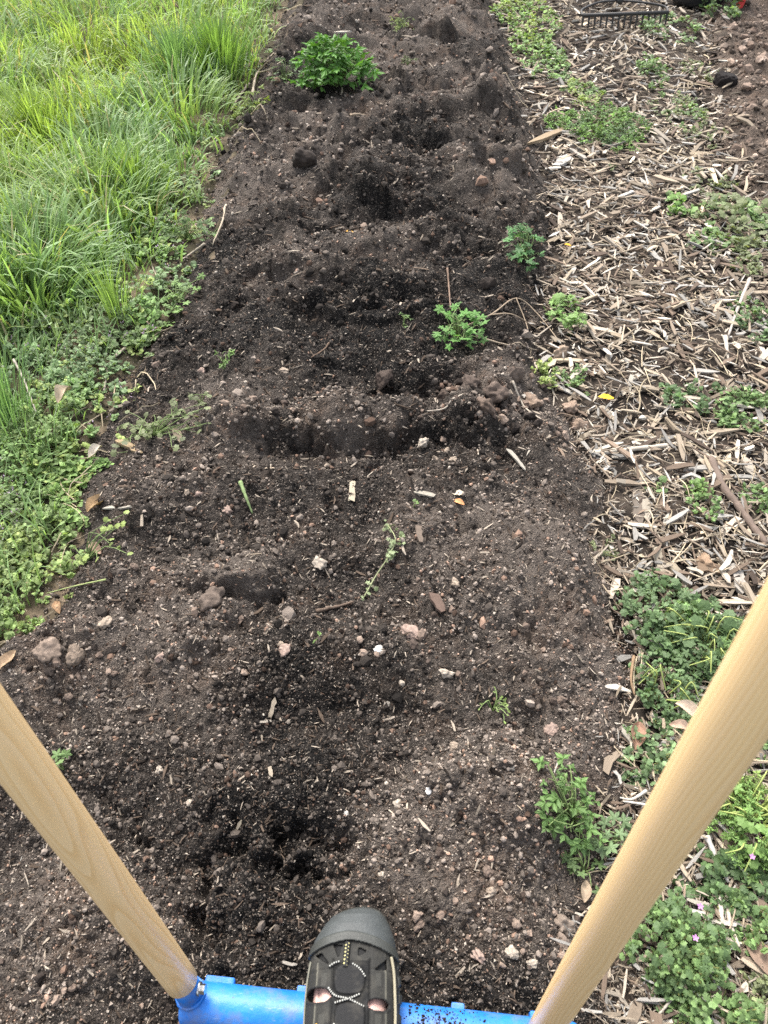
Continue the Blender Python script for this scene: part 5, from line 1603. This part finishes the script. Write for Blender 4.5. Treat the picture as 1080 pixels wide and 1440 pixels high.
def outsole():
    v = np.concatenate([np.linspace(0, .02, 26) ** 1.0, np.linspace(.024, .292, 110)])
    l = np.interp(v, KV, KL); r = np.interp(v, KV, KR)
    scal = .0022 * (np.sin(v * 2 * math.pi / .020) > 0) * (v > .06)
    g = np.clip(v / .004, 0, 1); L_ = np.stack([-(l + .004 * g), -v], 1); R_ = np.stack([r + .005 * g + scal, -v], 1)
    out = np.vstack([R_, L_[::-1]])
    out[:, 1] += .004 * np.exp(out[:, 1] / .012)
    k = len(out); cen = out.mean(0)
    lev = [(.0, -.004), (.004, 0), (.018, .001), (.024, -.002), (.024, -.008)]
    V = []; F = []
    for z, o in lev:
        d = out - cen; d = d / np.linalg.norm(d, axis=1, keepdims=True)
        q = out + d * o
        V.append(np.column_stack([FOOT[0] + q[:, 0], FOOT[1] + q[:, 1], np.full(k, FOOT[2] + z)]))
    m = len(lev)
    for i in range(m - 1):
        for j in range(k):
            a, b = i * k + j, i * k + (j + 1) % k; F += [(a, b, b + k), (a, b + k, a + k)]
    V.append(np.array([[FOOT[0] + cen[0], FOOT[1] + cen[1], FOOT[2]], [FOOT[0] + cen[0], FOOT[1] + cen[1], FOOT[2] + .018]]))
    for j in range(k):
        F += [(m * k, (j + 1) % k, j), (m * k + 1, (m - 1) * k + j, (m - 1) * k + (j + 1) % k)]
    return np.vstack(V), np.array(F)
V, F = outsole(); part('outsole', V, F, M_RUB, sandal, False, (.030, .031, .027))

def on_upper(pts, k, off):
    p = spline([(a / 1000, b / 1000) for a, b in pts], k)
    return foot_world(phi_of(p[:, 0], p[:, 1]), p[:, 1], off)
# beige piping along the outer edge
V, F = tube(on_upper([(45, 62), (48, 80), (49, 105), (49, 130), (47, 155)], 40, .0065), .0019, 8); part('piping', V, F, M_CORD, sandal, True, (.26, .235, .165))
V, F = tube(on_upper([(-49, 66), (-52, 90), (-53, 120), (-52, 150)], 40, .0052), .0012, 8); part('piping', V, F, M_CORD, sandal, True, (.17, .165, .13))
# flecked elastic lace
def lace(pts, name='lace'):
    P = on_upper(pts, 90, .0058); seg = 5
    V, F = tube(P, .0012, 6, False)
    L_ = np.r_[0, np.cumsum(np.linalg.norm(np.diff(P, axis=0), axis=1))]
    on = ((L_ / .0030) % 1 > .45)
    C = np.repeat(np.where(on[:, None], np.array([.34, .34, .31]), np.array([.010, .010, .010])), 6, 0)
    mb = MB(); mb.add(V, F, C); build(name, mb, M_CORD, parent=sandal)
for pts in ([(-26, 76), (-20, 72), (-13, 70)], [(0, 72), (9, 78), (16, 87)], [(-26, 98), (-17, 108), (-2, 112), (15, 120)], [(11, 106), (0, 111), (-17, 116)],
            [(-18, 138), (-2, 147), (19, 154)], [(12, 141), (-2, 147), (-16, 153)]):
    lace(pts)
# yellow stitched pull tab
P = on_upper([(-5, 50), (-6, 62), (-7, 75)], 13, .0066)
mb = MB(); bv, bf = ico(1)
for i, p in enumerate(P):
    mb.add(bv * np.array([.0022, .0017, .0011]) + p + np.array([.0007 * (-1) ** i, 0, 0]), bf, (.46, .42, .19))
build('pull_tab_stitching', mb, M_CORD, parent=sandal, smooth=True)
V, F = tube(on_upper([(-5, 48), (-6, 62), (-7, 77)], 20, .0040), .0040, 8); part('pull_tab', V, F, M_WEB, sandal, True, (.018, .018, .018))
V, F = tube(on_upper([(-52, 143), (-44, 140), (-36, 137)], 14, .0050), .0008, 6); part('stitching', V, F, M_CORD, sandal, True, (.50, .30, .06))
# inside of the shoe around the foot
patch('lining', np.linspace(-1.5, 1.5, 60), np.linspace(.02, .085, 30), .0002, lambda x, v: v > 0, lambda x, v: np.ones(np.shape(x) + (3,)) * .012, M_WEB, sandal, .001)
# heel strap and trouser leg, behind the frame
a = np.linspace(-2.2, 2.2, 30) + math.pi
V, F = tube(np.stack([FOOT[0] + np.sin(a) * .043, FOOT[1] - .245 + np.cos(a) * .048, np.full(30, FOOT[2] + .055)], 1), .008, 8); part('heel_strap', V, F, M_WEB, sandal, True, (.03, .03, .03))
P = spline([(FOOT[0], FOOT[1] - .250, FOOT[2] + .15), (FOOT[0], FOOT[1] - .285, FOOT[2] + .30), (FOOT[0], FOOT[1] - .335, FOOT[2] + .44), (FOOT[0] - .03, FOOT[1] - .45, FOOT[2] + .60), (FOOT[0] - .05, FOOT[1] - .58, FOOT[2] + .76)], 26)
V, F = tube(P, np.interp(np.linspace(0, 1, 26), [0, .3, .55, 1], [.066, .072, .080, .098]) * (1 + .03 * np.sin(np.arange(26) * 1.9)), 28)
part('trouser_leg', V, F, M_CLOTH, person, True, (.045, .055, .085))

# ------------------------------------------------------------------ rake, black container, red stake
M_IRON = metal_mat('dark_iron', (.050, .048, .046), .6, .4)
M_BLACKP = metal_mat('black_plastic', (.014, .015, .017), .45, 0)
M_RED = metal_mat('red_paint', (.62, .035, .03), .4, 0)
M_GREYW = col_mat('old_wood', .85, .2, .3, 60, .001)
RA, RB = np.array(gpt(816, 41)), np.array(gpt(935, 38))
zb = max(RA[2], RB[2]) + .068
RA[2] = RB[2] = zb
rake = empty('garden_rake', ((RA + RB) / 2) * np.array([1, 1, 0]) + np.array([0, 0, zb - .068]), 'dark iron rake head standing on its teeth at the far end of the path', 'rake')
V, F = rod(RA, RB, .0095, 10); part('head_bar', V, F, M_IRON, rake)
for k in range(15):
    p = RA + (RB - RA) * (k + .15) / 14.3
    Pt = spline([p, p + np.array([0, -.006, -.03]), p + np.array([0, -.016, -.074])], 6)
    V, F = tube(Pt, np.linspace(.0070, .0042, 6), 6); part('tooth', V, F, M_IRON, rake)
mid = (RA + RB) / 2
V, F = tube(spline([RA, RA + np.array([.01, .07, .012]), mid + np.array([-.13, .15, .02]), mid + np.array([-.02, .19, .02])], 20), .0065, 8); part('bow', V, F, M_IRON, rake)
V, F = tube(spline([RB, RB + np.array([-.01, .07, .012]), mid + np.array([.13, .15, .02]), mid + np.array([.02, .19, .02])], 20), .0065, 8); part('bow', V, F, M_IRON, rake)
V, F = rod(mid + np.array([0, .17, .02]), mid + np.array([0, .30, .018]), .017, 14); part('ferrule', V, F, M_IRON, rake)
V, F = rod(mid + np.array([0, .29, .018]), mid + np.array([.06, 1.7, .0]), .015, 14, 6); part('handle', V, F, M_GREYW, rake, True, (.42, .32, .2))

bp = gpt(990, 17); bp = Vector((bp.x, bp.y + .17, gz(bp.x, bp.y + .17)))
tub = empty('bucket', bp, 'black round container behind weeds at the top right corner', 'bucket')
prof = [(.0, .004), (.135, .004), (.152, .012), (.158, .03), (.185, .26), (.196, .265), (.197, .285), (.186, .285), (.180, .262), (.150, .03), (.0, .022)]
n = 48; a = np.arange(n) * 2 * math.pi / n
V = np.concatenate([np.stack([bp.x + r * np.cos(a), bp.y + r * np.sin(a), np.full(n, bp.z + z)], 1) for r, z in prof]); F = []
for i in range(len(prof) - 1):
    for j in range(n):
        p, q = i * n + j, i * n + (j + 1) % n; F += [(p, q, q + n), (p, q + n, p + n)]
part('tub', V, F, M_BLACKP, tub)
h = np.linspace(0, math.pi, 20)
V, F = tube(np.stack([bp.x + .195 * np.cos(h), bp.y + .06 * np.sin(h), bp.z + .262 + .02 * np.sin(h)], 1), .004, 8); part('bail_handle', V, F, M_ZINC, tub)

rp = gpt(1037, 16)
stake = empty('red_stake', rp, 'red painted bar leaning at the top right corner beside the black container', 'stake')
ax = np.array([.22, .10, .97]); ax /= np.linalg.norm(ax); bx = np.cross([0, 1.0, 0], ax); bx /= np.linalg.norm(bx); by = np.cross(ax, bx)
V, F = box(np.array(rp) + ax * .30, bx, by, ax, .021, .012, .33); part('bar', V, F, M_RED, stake, False, bevel=.004)
V, F = rod(np.array(rp) + ax * .625, np.array(rp) + ax * .66, .018, 16); part('end_cap', V, F, M_BLACKP, stake)
